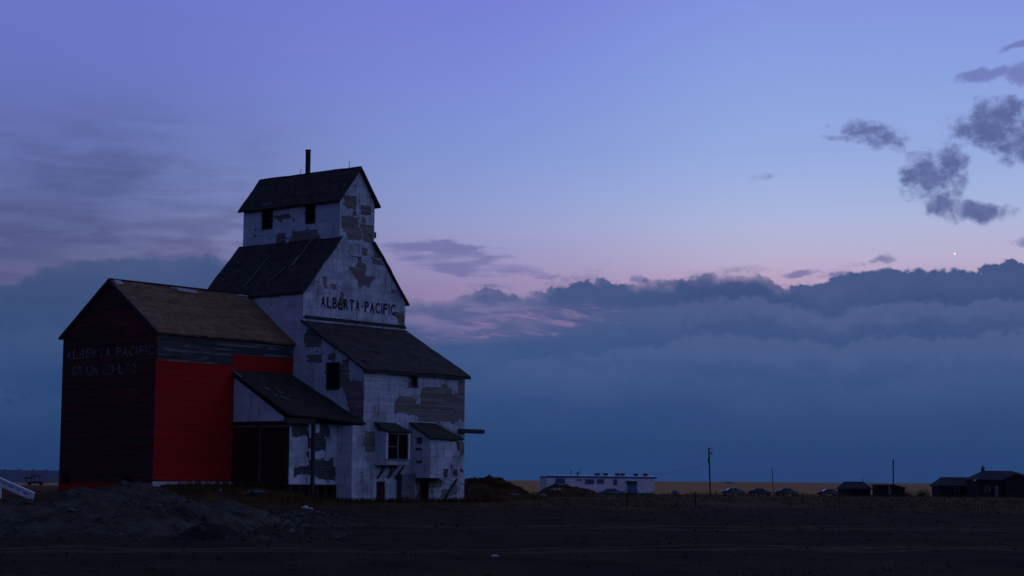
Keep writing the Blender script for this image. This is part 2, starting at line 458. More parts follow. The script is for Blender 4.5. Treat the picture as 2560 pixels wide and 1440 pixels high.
def mat_plain(name, c, rough=.7, var=.25, scale=3.0, spec=.3, metal=0.0):
    m, n, b, oc, xyz = newmat(name, rough, spec)
    q = noise(n, oc, scale, 5, .6)
    n.links.new(mix(n, q.sstep(.35, .7), tuple(k*(1-var) for k in c), tuple(min(1, k*(1+var)) for k in c)), b.inputs['Base Color'])
    b.inputs['Metallic'].default_value = metal
    bump(n, b, q, .25, .02)
    return m

M = {}
M['sheet'] = mat_sheet('white_siding_sheets', (.40, .42, .45), (.57, .59, .62), (.11, .108, .11), 1.25)
M['sheet_side'] = mat_sheet('painted_side_sheets', (.47, .49, .53), (.56, .58, .62), (.2, .2, .22), .8)
M['clap'] = mat_boards('white_clapboard', (.44, .44, .45), (.56, .56, .57), .13, (.26, .25, .25), .55)
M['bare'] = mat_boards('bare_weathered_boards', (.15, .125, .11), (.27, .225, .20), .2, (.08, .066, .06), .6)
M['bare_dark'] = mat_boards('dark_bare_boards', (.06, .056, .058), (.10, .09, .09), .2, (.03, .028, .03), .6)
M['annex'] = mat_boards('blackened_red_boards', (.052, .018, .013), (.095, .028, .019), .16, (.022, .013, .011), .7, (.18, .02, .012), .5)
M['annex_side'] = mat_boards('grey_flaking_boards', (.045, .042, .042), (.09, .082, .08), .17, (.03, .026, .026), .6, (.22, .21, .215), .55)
M['red'] = mat_boards('red_sheet_paint', (.34, .005, .004), (.40, .006, .005), .42, (.22, .006, .005), .55, (.55, .012, .008), .15)
M['redbase'] = mat_boards('red_base_boards', (.28, .012, .008), (.38, .016, .010), .16, (.08, .012, .01), .6)
M['door_red'] = mat_boards('dark_red_door_boards', (.040, .008, .008), (.06, .010, .010), .18, (.02, .008, .008), .5, vert=True)
M['roof_main'] = mat_shingle('dark_shingles', (.020, .017, .015), (.052, .040, .034), (.13, .10, .085), .4)
M['roof_annex'] = mat_shingle('brown_wood_shingles', (.12, .064, .030), (.24, .13, .062), (.40, .24, .125), .3, .15, .16, .5)
M['roof_drive'] = mat_shingle('mossy_dark_shingles', (.018, .018, .012), (.042, .038, .024), (.085, .075, .05), .4)
M['trim_dark'] = mat_plain('dark_weathered_timber', (.035, .03, .03), .9, .35, 4)
M['trim_grey'] = mat_plain('grey_timber', (.16, .15, .15), .9, .3, 4)
M['black'] = mat_plain('dark_opening', (.008, .006, .006), .95, .2, 2, .1)
M['glass'] = mat_plain('dirty_glass', (.012, .012, .014), .55, .2, 2, .2)
M['white'] = mat_plain('white_paint', (.62, .62, .62), .6, .08, 2)
M['metal'] = mat_plain('dull_galvanised_metal', (.30, .27, .27), .6, .2, 3)
M['letter'] = mat_plain('black_sign_paint', (.022, .024, .034), .85, .3, 6)
M['patch'] = mat_plain('pale_flashing', (.42, .38, .40), .7, .15, 3)
M['conc'] = mat_plain('concrete', (.42, .42, .44), .9, .2, 2)

# ------------------------------------------------------------------ frames that turn a pixel of the photo into a point on a known wall
class Frame:
    def __init__(s, O, th):
        s.O = Vector(O); s.th = th
        s.v = Vector((math.cos(th), math.sin(th), 0)); s.u = Vector((-math.sin(th), math.cos(th), 0))
    def front(s, x, y, a=0.0):          # wall along v at depth a -> (b, z)
        d = ray(x, y); t = ((s.O-CAM).dot(s.u)+a)/d.dot(s.u); p = CAM+d*t-s.O
        return (p.dot(s.v), p.z)
    def side(s, x, y, b=0.0):           # wall along u at offset b -> (a, z)
        d = ray(x, y); t = ((s.O-CAM).dot(s.v)+b)/d.dot(s.v); p = CAM+d*t-s.O
        return (p.dot(s.u), p.z)
EO = (-15.2239, 135.4435, 0)
E = Frame(EO, TH)
def at_dist(x, y, D):
    d = ray(x, y); return CAM + d*(D/d.y)
crop = lambda ox, oy, k: (lambda pts: [(ox+X/k, oy+Y/k) for X, Y in pts])
K1, K2, K5, K6, K3 = crop(560, 340, 4), crop(480, 560, 4.235), crop(700, 780, 4.741), crop(680, 1000, 4.571), crop(120, 660, 3.879)
K7 = crop(560, 860, 3.6)
def onF(pts, a): return [E.front(x, y, a) for x, y in pts]
def onS(pts, b): return [E.side(x, y, b) for x, y in pts]
front3 = lambda a0: (lambda h, z, o: Vector((h, a0-o, z)))      # local (b, a, z)
side3 = lambda b0: (lambda h, z, o: Vector((b0-o, h, z)))
def rectpts(x0, y0, x1, y1): return [(x0, y0), (x1, y0), (x1, y1), (x0, y1)]

# ------------------------------------------------------------------ ground
def sm(t, a, b):
    t = max(0, min(1, (t-a)/(b-a))); return t*t*(3-2*t)
def local(x, y):
    d = Vector((x, y, 0))-E.O; return d.dot(E.u), d.dot(E.v)
def ground_z(x, y, fine=True):
    z = -.15
    right = sm(x, -40, 0)
    z -= .95*sm(y, 215, 310)*right
    z -= 30*sm(y, 480, 1900)*sm(-x/max(y, 1), .085, .17)*(1 if y > 480 else 0)
    a, b = local(x, y)
    if -45 < a < 30 and -40 < b < 20:
        ramp_h = 1.15*sm(a, -12, .5)*sm(b, -4.95, -5.9)*sm(b, -14.6, -12.4)*sm(a, 16, 8)
        z += ramp_h
    if fine and 10 < y < 260:
        k = 1.0 - .6*sm(y, 60, 200)
        z += k*(.10*mnoise.noise(Vector((x*.16, y*.10, 0))) + .07*mnoise.noise(Vector((x*.55, y*.4, 3))) + .04*mnoise.noise(Vector((x*1.5, y*1.2, 8))))
    return z
def grid_mesh(name, xs, ys, mat):
    bm = bmesh.new(); g = [[bm.verts.new((x, y, ground_z(x, y))) for x in xs] for y in ys]
    for j in range(len(ys)-1):
        for i in range(len(xs)-1): bm.faces.new([g[j][i], g[j][i+1], g[j+1][i+1], g[j+1][i]])
    return link(name, bm, mat, None, True)
def mat_ground():
    m, n, b, oc, (x, y, z) = newmat('rough_soil_and_grass', 1.0, .05)
    big = noise(n, vec(n, x*.04, y*.025, 0.0), 1.0, 5, .6); mid = noise(n, vec(n, x*.35, y*.22, 2.0), 1.0, 6, .65); fine = noise(n, oc, 2.4, 6, .75)
    soil = mix(n, mid.sstep(.3, .75), (.013, .0075, .0022), (.046, .029, .0095))
    soil = mix(n, fine.sstep(.55, .8)*.7, soil, (.080, .052, .020))
    grass = mix(n, mid.sstep(.3, .7), (.050, .029, .007), (.105, .060, .015))
    grass = mix(n, fine.sstep(.5, .8)*.6, grass, (.12, .075, .035))
    f = (y + (big-.5)*70.0 + (mid-.5)*22.0).sstep(98, 132)
    col = mix(n, f, soil, grass)
    tr = (noise(n, vec(n, x*.02, y*.35, 5.0), 1.0, 4, .6)).sstep(.6, .72)
    col = mix(n, tr*.35, col, (.06, .045, .028))
    # two pairs of wheel tracks curving across the yard
    for cx, amp, y0 in ((-6.0, 9.0, 44.0), (14.0, 14.0, 62.0)):
        cy = (x*.045+cx).sin()*amp*.35 + x*.12 + y0
        for o in (-.9, .9):
            k = ((y - cy + o + (mid-.5)*1.2).abs()).sstep(.75, .15)
            col = mix(n, k*.75*fine.sstep(.25, .6), col, (.105, .076, .042))
    n.links.new(col, b.inputs['Base Color']); bump(n, b, fine+mid, .9, .12)
    return m
def mat_field():
    m, n, b, oc, (x, y, z) = newmat('golden_stubble', 1.0, .05)
    a = noise(n, vec(n, x*.02, y*.004, 0.0), 1.0, 6, .6); f = noise(n, vec(n, x*.5, y*.05, 3.0), 1.0, 5, .7)
    col = mix(n, a.sstep(.3, .7), (.33, .165, .045), (.43, .22, .065))
    col = mix(n, f.sstep(.45, .8)*.5, col, (.19, .10, .03))
    n.links.new(col, b.inputs['Base Color']); return m
def span(a, b, s0, grow):
    r = [a]; s = s0
    while r[-1] < b: r.append(min(b, r[-1]+s)); s *= grow
    return r
pos = span(0, 60, .8, 1.0)+span(60, 15000, 1.0, 1.10)[1:]
xs = [-p for p in pos[:0:-1]]+pos
ys = [-15000, -3000, -600, -150, -40, 0]+span(6, 170, .8, 1.004)+span(170, 345, 3, 1.0)[1:]
ys = sorted(set(ys))
tag(grid_mesh('ground', xs, ys, mat_ground()), kind='structure')
ys2 = span(345, 15000, 8, 1.08)
tag(grid_mesh('stubble_field', xs, ys2, mat_field()), kind='structure')
def hills():
    bm = bmesh.new(); y0 = 7000
    xs = [-9000+i*60 for i in range(140)]
    A, C, D = [], [], []
    for x in xs:
        e = 1.0-sm(x, -1500, -700)
        top = 24+5*mnoise.noise(Vector((x*.0006, 0, 0)))+2.0*mnoise.noise(Vector((x*.004, 2, 0)))
        A.append(bm.verts.new((x, y0-1500, -45))); C.append(bm.verts.new((x, y0, -45+(top+45)*e))); D.append(bm.verts.new((x, y0+3500, -46)))
    for i in range(len(xs)-1):
        bm.faces.new([A[i], A[i+1], C[i+1], C[i]]); bm.faces.new([C[i], C[i+1], D[i+1], D[i]])
    return link('hills', bm, mat_plain('far_hill_scrub', (.016, .022, .026), 1, .3, .01), None, True)
tag(hills(), kind='structure')

# ------------------------------------------------------------------ the grain elevator
W, L, C0, LC = 11.18, 10.69, 3.69, 10.33
ZE, ZC, ZR, ZJ, S, ZS, ZST = 15.19, 22.65, 25.0, 19.37, 6.11, 9.34, 12.88
C1 = W-C0; MID = W/2
el_root = empty('grain_elevator', EO, TH, 'tall weathered white wooden grain elevator with peeling siding, cupola and dark shingle roofs', 'grain elevator')

# tower walls: one core of bare boards, clad in sheets
bm = bmesh.new()
prism(bm, [(0, 0, -.5), (W, 0, -.5), (W, 0, ZE), (C1, 0, ZJ), (C0, 0, ZJ), (0, 0, ZE)], (0, L, 0))
tower = link('tower_wall', bm, M['bare'], el_root)
bm = bmesh.new()
prism(bm, [(C0, 0, ZJ-.02), (C1, 0, ZJ-.02), (C1, 0, ZC), (MID, 0, ZR-.1), (C0, 0, ZC)], (0, LC, 0))
cup = link('cupola_wall', bm, M['bare'], el_root)

# holes in the cladding of the gable face (pixel outlines traced on the photo)
gable_holes = [K1(q) for q in (
    [(1195, 590), (1325, 605), (1325, 690), (1310, 740), (1200, 715)], [(1140, 700), (1175, 705), (1182, 778), (1140, 775)],
    [(1290, 750), (1312, 735), (1330, 800), (1285, 795)], [(1360, 690), (1465, 705), (1465, 800), (1360, 790)],
    [(1155, 790), (1330, 815), (1335, 920), (1375, 950), (1380, 1040), (1240, 1030), (1210, 960), (1150, 900)],
    [(1335, 880), (1490, 895), (1490, 1070), (1390, 1050), (1380, 950)], [(1375, 812), (1415, 820), (1415, 880), (1370, 875)],
    [(1370, 1120), (1430, 1130), (1425, 1200), (1370, 1195)], [(1480, 1065), (1515, 1070), (1560, 1220), (1500, 1230)],
    [(1285, 1075), (1360, 1085), (1355, 1190), (1280, 1180)])]
gable_holes += [K2(q) for q in (
    [(1750, 340), (1790, 345), (1790, 400), (1840, 430), (1850, 480), (1830, 545), (1920, 560), (1915, 610), (1880, 620), (1880, 670), (1755, 650), (1755, 610), (1720, 570), (1690, 510), (1660, 490), (1660, 455), (1750, 460)],
    [(1380, 550), (1420, 555), (1425, 640), (1432, 690), (1400, 685), (1380, 610)], [(1465, 630), (1520, 635), (1520, 690), (1465, 690)],
    [(1560, 715), (1600, 720), (1612, 830), (1600, 915), (1545, 905), (1535, 850), (1555, 800)],
    [(2130, 930), (2230, 945), (2255, 990), (2290, 1110), (2180, 1060), (2170, 1000), (2120, 960)],
    [(1900, 370), (1985, 380), (2030, 440), (1910, 430)], [(2100, 690), (2185, 700), (2165, 740), (2100, 733)])]
gh = [onF(q, 0) for q in gable_holes]
zband = onF([(760, 793)], 0)[0][1]
lower_out = [(0, zband+.16), (W, zband+.16), (W, ZE), (C1, ZJ), (C0, ZJ), (0, ZE)]
sg = tiles('siding', [lower_out], gh, 1.15, .56, front3(0), M['sheet'], tower)
tiles('siding', [[(C0, ZJ+.01), (C1, ZJ+.01), (C1, ZC), (MID, ZR-.12), (C0, ZC)]], gh, 1.0, .56, front3(0), M['sheet'], cup)
# left face of the cupola and of the tower
ch_ = [K1(q) for q in ([(525, 790), (665, 772), (675, 830), (530, 850)], [(680, 822), (708, 815), (712, 865), (690, 868)],
       [(525, 985), (545, 975), (620, 970), (628, 1100), (522, 1110)], [(655, 1040), (690, 960), (750, 950), (940, 930), (945, 985), (965, 990), (972, 1040), (650, 1075)],
       [(385, 725), (490, 720), (490, 930), (385, 935)], [(820, 668), (915, 660), (915, 870), (815, 875)])]
tiles('siding', [[(0, ZJ-1.2), (LC, ZJ-1.2), (LC, ZC), (0, ZC)]], [onS(q, C0) for q in ch_], 1.15, .56, side3(C0), M['sheet_side'], cup, jit=.006)
tiles('siding', [[(0, 8), (L, 8), (L, ZE), (0, ZE)]], [], 1.8, .2, side3(0), M['sheet_side'], tower, gap=.008, jit=.004)

# trim band under the sign
bm = bmesh.new(); box(bm, -.05, W+.05, -.07, .0, zband+.02, zband+.14); box(bm, -.08, W+.06, -.10, 0, zband-.10, zband+.02)
link('band_trim', bm, M['trim_dark'], el_root)
link('band_board', B(-.06, W+.04, -.06, 0, zband-.55, zband-.10), M['sheet'], el_root)
# corner boards
bm = bmesh.new(); box(bm, -.09, .06, -.085, .0, ZST-.6, ZE-.15); link('corner_board', bm, M['sheet_side'], el_root)
link('corner_board', B(C0-.08, C0+.09, -.08, 0, ZJ+.1, ZC-.05), M['sheet_side'], el_root)

def window_front(parent, pts, a, name='window', frame=M['sheet_side'], glass=M['glass'], fw=.1, mull=False, sill=True):
    q = onF(pts, a); x0, x1 = min(p[0] for p in q), max(p[0] for p in q); z0, z1 = min(p[1] for p in q), max(p[1] for p in q)
    bm = bmesh.new()
    box(bm, x0-fw, x0, a-.09, a+.02, z0-fw, z1+fw); box(bm, x1, x1+fw, a-.09, a+.02, z0-fw, z1+fw)
    box(bm, x0, x1, a-.09, a+.02, z1, z1+fw); box(bm, x0, x1, a-.09, a+.02, z0-fw, z0)
    if sill: box(bm, x0-fw*1.4, x1+fw*1.4, a-.14, a, z0-fw-.06, z0-fw)
    if mull:
        xm = x0+(x1-x0)*.48; box(bm, xm-.05, xm+.05, a-.06, a-.005, z0, z1); box(bm, x0, xm-.05, a-.055, a-.005, z0+(z1-z0)*.46, z0+(z1-z0)*.5)
    fr = link(name, bm, frame, parent)
    link('pane', B(x0, x1, a-.012, a+.01, z0, z1), glass, fr)
    return fr
def window_side(parent, pts, b, name='window', frame=M['trim_dark'], glass=M['black'], fw=.1):
    q = onS(pts, b); x0, x1 = min(p[0] for p in q), max(p[0] for p in q); z0, z1 = min(p[1] for p in q), max(p[1] for p in q)
    bm = bmesh.new()
    box(bm, b-.08, b+.02, x0-fw, x0, z0-fw, z1+fw); box(bm, b-.08, b+.02, x1, x1+fw, z0-fw, z1+fw)
    box(bm, b-.08, b+.02, x0, x1, z1, z1+fw); box(bm, b-.13, b+.02, x0, x1, z0-fw, z0)
    zm = (z0+z1)/2; box(bm, b-.05, b-.012, x0, x1, zm-.03, zm+.03)
    fr = link(name, bm, frame, parent); link('pane', B(b-.012, b+.01, x0, x1, z0, z1), glass, fr)
    return fr
w = window_side(el_root, K1(rectpts(395, 735, 480, 915)), C0); w = window_side(el_root, K1(rectpts(830, 675, 908, 858)), C0)
window_front(el_root, K1(rectpts(1288, 1085, 1345, 1178)), 0, frame=M['sheet_side'], glass=M['patch'], fw=.12)

# roofs
sl = (ZJ-ZE)/C0
def lower_roof(sgn):
    bm = bmesh.new(); o = .32
    f = lambda b: b if sgn < 0 else W-b
    zt = lambda b: ZE+sl*b+.16
    roof(bm, (f(C0+.02), -.22, zt(C0)), (f(C0+.02), L+.15, zt(C0)), (f(-o), L+.15, zt(-o)), (f(-o), -.22, zt(-o)), .15, 16, 12, .05, sgn*3+5, .05)
    return link('tower_roof', bm, M['roof_main'], el_root)
lr = lower_roof(-1); lower_roof(1)
bm = bmesh.new(); hs = (ZR-ZC)/(MID-C0)
for k, sgn in ((0, -1), (1, 1)):
    f = lambda b: b if sgn < 0 else W-b
    zt = lambda b: ZC+hs*(b-C0)+.08
    roof(bm, (f(MID-(.0 if sgn < 0 else .0)), -.34, zt(MID)), (f(MID), LC+.3, zt(MID)), (f(C0-.42), LC+.3, zt(C0-.42)), (f(C0-.42), -.34, zt(C0-.42)), .14, 16, 7, .035, k*7+1, .03)
cr_ = link('cupola_roof', bm, M['roof_main'], el_root)
# lifted strips of felt and loose shingles on the tower's left slope
def on_slope(x, y):
    d = ray(x, y)
    n = (E.v*sl - Vector((0, 0, 1))).normalized(); p0 = E.O + Vector((0, 0, ZE+.16))
    t = (p0-CAM).dot(n)/d.dot(n); p = CAM+d*t-E.O
    return Vector((p.dot(E.v), p.dot(E.u), p.z))
for p, q, wdt in (((781, 600), (735, 662), .07), ((716, 668), (668, 712), .10), ((745, 645), (733, 665), .2), ((676, 640), (610, 720), .05)):
    link('roof_batten', BAR(on_slope(p[0], p[1])+Vector((-.05, 0, .06)), on_slope(q[0], q[1])+Vector((-.05, 0, .06)), wdt, .05), M['trim_grey'], el_root)

# chimney pipe, wires, vent
b0, z0 = E.front(782, 436, 5.3); b1, z1 = E.front(782, 378, 5.3)
bm = bmesh.new(); bar(bm, (MID, 5.3, z0-.6), (MID, 5.3, z1), .40, .40, 12); bar(bm, (MID, 5.3, z1-.05), (MID, 5.3, z1+.03), .46, .46, 12)
link('chimney_pipe', bm, M['trim_dark'], el_root)
link('lightning_rod', BAR((MID, .9, ZR-.05), (MID, .9, ZR+.55), .03), M['trim_dark'], el_root)
link('lightning_rod', BAR((MID, 6.2, ZR-.05), (MID, 6.0, ZR+.5), .03), M['trim_dark'], el_root)
q = onF(K1(rectpts(1480, 962, 1508, 1025)), .4)
link('vent_box', B(C1-.02, C1+.48, .2, .9, q[2][1], q[0][1]), M['trim_dark'], el_root)

# the sign: one mesh of painted letters
def letters(name, chars, to3d, mat, parent, shear=0.0):
    """chars: list of (char, left, right, bottom, top) on the wall"""
    bm = bmesh.new()
    for ch, x0, x1, y0, y1 in chars:
        if ch == ' ': continue
        cu = bpy.data.curves.new('t', 'FONT'); cu.body = ch; cu.offset = .022; cu.extrude = .012; cu.resolution_u = 4
        ob = bpy.data.objects.new('t', cu); COL.objects.link(ob)
        dg = bpy.context.evaluated_depsgraph_get(); me = bpy.data.meshes.new_from_object(ob.evaluated_get(dg))
        xs_ = [v.co.x for v in me.vertices]; ys_ = [v.co.y for v in me.vertices]
        ax, bx, ay, by = min(xs_), max(xs_), min(ys_), max(ys_)
        if ch == '-': y0, y1 = y0+(y1-y0)*.42, y0+(y1-y0)*.54
        for v in me.vertices:
            h = x0+(v.co.x-ax)/(bx-ax)*(x1-x0); zz = y0+(v.co.y-ay)/(by-ay)*(y1-y0)
            v.co = to3d(h, zz, v.co.z)
        bm.from_mesh(me)
        bpy.data.objects.remove(ob); bpy.data.curves.remove(cu); bpy.data.meshes.remove(me)
    return link(name, bm, mat, parent)
def layout(word, h0, h1, z0, z1, wf=.78, narrow=('I', '-')):
    ws = [(.40 if c == 'I' else (.62 if c == '-' else (.6 if c == ' ' else 1.0))) for c in word]; tot = sum(ws); o = []; h = h0
    for c, k in zip(word, ws):
        d = (h1-h0)*k/tot; m_ = (1-wf)/2*(h1-h0)/tot
        o.append((c, h+m_, h+d-m_, z0, z1)); h += d
    return o
t0 = E.front(*K2([(1352, 880)])[0]); t1 = E.front(*K2([(2150, 968)])[0]); th_ = E.front(*K2([(1352, 757)])[0])
zb = (t0[1]+t1[1])/2
lay_ = layout('ALBERTA-PACIFIC', t0[0], t1[0], zb, zb+(th_[1]-t0[1])*.97, .74)
letters('lettering', [c for i, c in enumerate(lay_) if i != 3], lambda h, z, o: Vector((h, -.052-o, z)), M['letter'], el_root)
letters('lettering', [lay_[3]], lambda h, z, o: Vector((h, -.014-o, z)), M['letter'], el_root)

# front shed (lean-to in front of the tower)
bm = bmesh.new()
prism(bm, [(0, -.02, -.5), (0, -S, -.5), (0, -S, ZS), (0, -.02, ZST-.02)], (W, 0, 0))
shed = link('shed_wall', bm, M['bare'], el_root)
big = [(1420, 1000), (1540, 1005), (1605, 1040), (1605, 1085), (1660, 1085), (1665, 920), (1720, 890), (1910, 895), (1915, 860), (1965, 860), (1990, 905), (2020, 910), (2025, 980), (2105, 975), (2100, 840), (2150, 800), (2190, 850),
       (2200, 1310), (2120, 1260), (2100, 1310), (1640, 1300), (1620, 1222), (1350, 1195), (1350, 1060), (1400, 1010)]
sh = [K5(big), K5(rectpts(1515, 765, 1622, 900))]
sh += [K6(q) for q in ([(1055, 360), (1180, 360), (1185, 590), (1060, 592), (1052, 520), (1030, 510), (1030, 460), (1055, 460)],
       [(2100, 480), (2230, 480), (2230, 640), (2140, 640), (2140, 800), (2230, 800), (2230, 830), (2130, 820), (2110, 600)],
       [(1930, 1020), (2030, 1020), (2030, 950), (2100, 950), (2105, 1080), (1930, 1120)], rectpts(1185, 930, 1290, 1160), rectpts(1640, 915, 1790, 1165),
       [(1790, 900), (1945, 905), (1930, 1000), (1790, 1005)])]
shf = [onF(q, -S) for q in sh]
zsplit = onF(K6([(1300, 150)]), -S)[0][1]
tiles('siding', [[(0, zsplit), (W, zsplit), (W, ZS), (0, ZS)]], shf, 3.2, .125, front3(-S), M['sheet'], shed, gap=.012, jit=.012, out=.04)
tiles('siding', [[(0, -.4), (W, -.4), (W, zsplit), (0, zsplit)]], shf, 1.1, .56, front3(-S), M['sheet'], shed)
sl_holes = [K5(q) for q in ([(340, 190), (500, 300), (490, 415), (300, 415), (280, 330), (325, 210)], [(335, 510), (500, 500), (500, 605), (335, 595)], rectpts(570, 492, 660, 580),
            rectpts(552, 600, 730, 910), [(735, 560), (820, 570), (825, 770), (835, 815), (990, 815), (1000, 1400), (850, 1250), (740, 900)])]
tiles('siding', [[(-S, 4), (-.02, 4), (-.02, ZST), (-S, ZS)]], [onS(q, 0) for q in sl_holes], 1.3, .2, side3(0), M['sheet_side'], shed, gap=.01, jit=.006)
bm = bmesh.new()
ss_ = (ZST-ZS)/S
zt = lambda a: ZST+ss_*a+.12
roof(bm, (-.28, -.03, zt(-.03)), (W+.12, -.03, zt(-.03)), (W+.30, -S-.38, zt(-S-.38)), (-.30, -S-.38, zt(-S-.38)), .15, 18, 12, .04, 21, .05)
link('shed_roof', bm, M['roof_main'], el_root)
def on_shed_roof(x, y):
    n = (E.u*ss_ - Vector((0, 0, 1))).normalized(); p0 = E.O+Vector((0, 0, ZST+.12)); d = ray(x, y)
    t = (p0-CAM).dot(n)/d.dot(n); p = CAM+d*t-E.O
    return Vector((p.dot(E.v), p.dot(E.u), p.z))
for pts, wd in ((K5([(1095, 465), (1185, 490)]), .14), (K5([(985, 575), (1030, 592)]), .22), (K5([(920, 430), (1075, 510)]), .09)):
    link('torn_shingle', BAR(on_shed_roof(*pts[0])+Vector((0, 0, .07)), on_shed_roof(*pts[1])+Vector((0, 0, .06)), wd, .03), M['trim_grey'], el_root)
link('fascia', B(-.2, W+.25, -S-.40, -S-.36, zt(-S-.38)-.26, zt(-S-.38)-.12), M['trim_dark'], el_root)
window_side(el_root, K5(rectpts(575, 620, 690, 895)), 0, fw=.14)
window_front(el_root, K5(rectpts(1560, 775, 1612, 880)), -S, frame=M['bare_dark'], glass=M['black'], fw=.08, sill=False)
# door at the foot, leaning dark panel, dark doorway
q = onF(K6(rectpts(1192, 935, 1284, 1165)), -S)
link('door', B(q[0][0], q[1][0], -S-.03, -S+.01, -.45, q[0][1]), M['door_red'], el_root)
q = onF(K6(rectpts(1695, 920, 1788, 1165)), -S)
link('doorway', B(q[0][0], q[1][0], -S-.012, -S+.01, -.45, q[0][1]), M['black'], el_root)
p0 = E.front(*K6([(1475, 1170)])[0], -S-.5); p1 = E.front(*K6([(1635, 835)])[0], -S-.5)
bm = bmesh.new(); k = 7
for i in range(k):
    x0 = p0[0]+(p1[0]-p0[0])*i/k; x1 = p0[0]+(p1[0]-p0[0])*(i+1)/k-.03
    box(bm, x0, x1, -S-.55+random.uniform(-.02, .02), -S-.50, -.45, p1[1]+random.uniform(-.15, .02))
link('plank_screen', bm, M['trim_grey'], el_root)
link('plank_screen_post', B(p0[0], p0[0]+.08, -S-.5, -S-.05, -.4, p1[1]-.05), M['bare_dark'], el_root)

# bay window on the shed's front
ab = -S-1.0
bl, bt = E.front(*K6([(1300, 375)])[0], ab); br, bb = E.front(*K6([(1560, 748)])[0], ab)
bay = link('bay_window', B(bl, br, ab, -S-.005, bb, bt+.1), M['sheet_side'], el_root)
bm = bmesh.new(); roof(bm, (bl-.15, -S-.05, bt+.78), (br-.35, -S-.05, bt+.78), (br+.12, ab-.22, bt+.12), (bl-.15, ab-.22, bt+.12), .1, 8, 5, .03, 3, .04); link('bay_roof', bm, M['roof_drive'], bay)
wz0 = E.front(*K6([(1310, 672)])[0], ab)[1]; wz1 = E.front(*K6([(1310, 388)])[0], ab)[1]
bm = bmesh.new(); x0, x1 = bl+.1, br-.1
for xx in (x0, x1-.1, x0+(x1-x0)*.5-.05): box(bm, xx, xx+.09, ab-.09, ab, wz0, wz1)
box(bm, bl, br, ab-.07, ab, wz1, wz1+.16); box(bm, bl-.03, br+.03, ab-.12, ab, wz0-.1, wz0); box(bm, x0+.1, x0+(x1-x0)*.5-.05, ab-.06, ab, (wz0+wz1)/2-.03, (wz0+wz1)/2+.03)
link('window_frame', bm, M['trim_grey'], bay)
for xa in (bl-.01, br-.13): link('window_surround', B(xa, xa+.14, ab-.10, ab-.002, wz0-.1, wz1+.17), M['white'], bay)
link('apron', B(bl-.01, br+.01, ab-.06, ab-.002, bb+.02, wz0-.12), M['sheet'], bay)
for xa, xb in ((bl+.25, bl+.85), (bl+(br-bl)*.55, br-.75)): link('bay_bracket', BAR((xa, -S-.09, bb-.95), (xb, -S-.09, bb-.05), .09), M['bare_dark'], bay)
link('pane', B(x0, x1, ab-.015, ab+.01, wz0, wz1), M['black'], bay)
for xx in (bl-.02+.25, bl+(br-bl)*.55, br-.35):
    link('bay_bracket', BAR((xx, ab+.1, bb), (xx, -S-.04, bb-.95), .1), M['bare_dark'], bay)

# closed porch box to the right, on props
ap = -S-1.8
pl, pt = E.front(*K6([(1805, 445)])[0], ap); pr, pb = E.front(*K6([(2140, 893)])[0], ap)
pz = E.front(*K6([(1650, 275)])[0], -S)[1]
bm = bmesh.new(); prism(bm, [(pl, -S-.005, pb), (pl, ap, pb), (pl, ap, pt), (pl, -S-.005, pz-.1)], (pr-pl, 0, 0))
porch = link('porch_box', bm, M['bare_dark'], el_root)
ph = [onF(K6(q), ap) for q in ([(1955, 780), (2010, 785), (2000, 890), (1960, 890)], [(2065, 800), (2115, 800), (2115, 865), (2065, 865)], [(2030, 760), (2055, 720), (2058, 790)], [(2100, 480), (2145, 470), (2145, 560), (2120, 600)])]
tiles('siding', [[(pl, pb), (pr, pb), (pr, pt), (pl, pt)]], ph, 1.15, .62, front3(ap), M['sheet'], porch)
sh_ = [onS(K6(q), pl) for q in (rectpts(1650, 425, 1720, 500), [(1640, 545), (1720, 550), (1715, 580), (1640, 575)], [(1650, 690), (1715, 690), (1715, 725), (1650, 722)])]
tiles('siding', [[(ap, pb), (-S-.01, pb), (-S-.01, pz-.15), (ap, pt)]], sh_, .9, .5, side3(pl), M['sheet_side'], porch, jit=.005)
bm = bmesh.new(); roof(bm, (pl-.25, -S-.05, pz+.12), (pr-.6, -S-.05, pz+.1), (pr+.18, ap-.28, pt+.06), (pl-.22, ap-.28, pt+.06), .1, 9, 6, .04, 13, .05); link('porch_roof', bm, M['roof_drive'], porch)
link('rake_board', BAR((pr-.45, -S-.1, pz+.16), (pr+.2, ap-.3, pt+.11), .12, .04), M['trim_grey'], porch)
def fpt(x, y, a):
    b, z = E.front(x, y, a); return (b, a, z)
link('brace', BAR(fpt(*K6([(2112, 905)])[0], ap+.1), fpt(*K6([(1945, 1175)])[0], ap-.1), .13), M['trim_dark'], el_root)
link('brace', BAR(fpt(*K6([(1700, 1045)])[0], -S-.9), fpt(*K6([(1642, 1160)])[0], -S-1.2), .14), M['trim_dark'], el_root)
p = fpt(*K6([(2196, 355)])[0], -S-.3)
link('beam', B(W-.9, p[0]+2.28, -S-.42, -S-.14, p[2]-.16, p[2]+.16), M['trim_dark'], el_root)
bm = bmesh.new(); c0 = Vector(fpt(*K6([(1990, 900)])[0], ap-.15)); c1 = Vector(fpt(1262, 1222, ap-1.0)); prev = c0
for i in range(1, 9):
    t = i/8; q = c0.lerp(c1, t)-Vector((0, 0, .25*math.sin(math.pi*t))); bar(bm, prev, q, .05, .05, 5); prev = q
link('slack_cable', bm, M['trim_dark'], el_root)

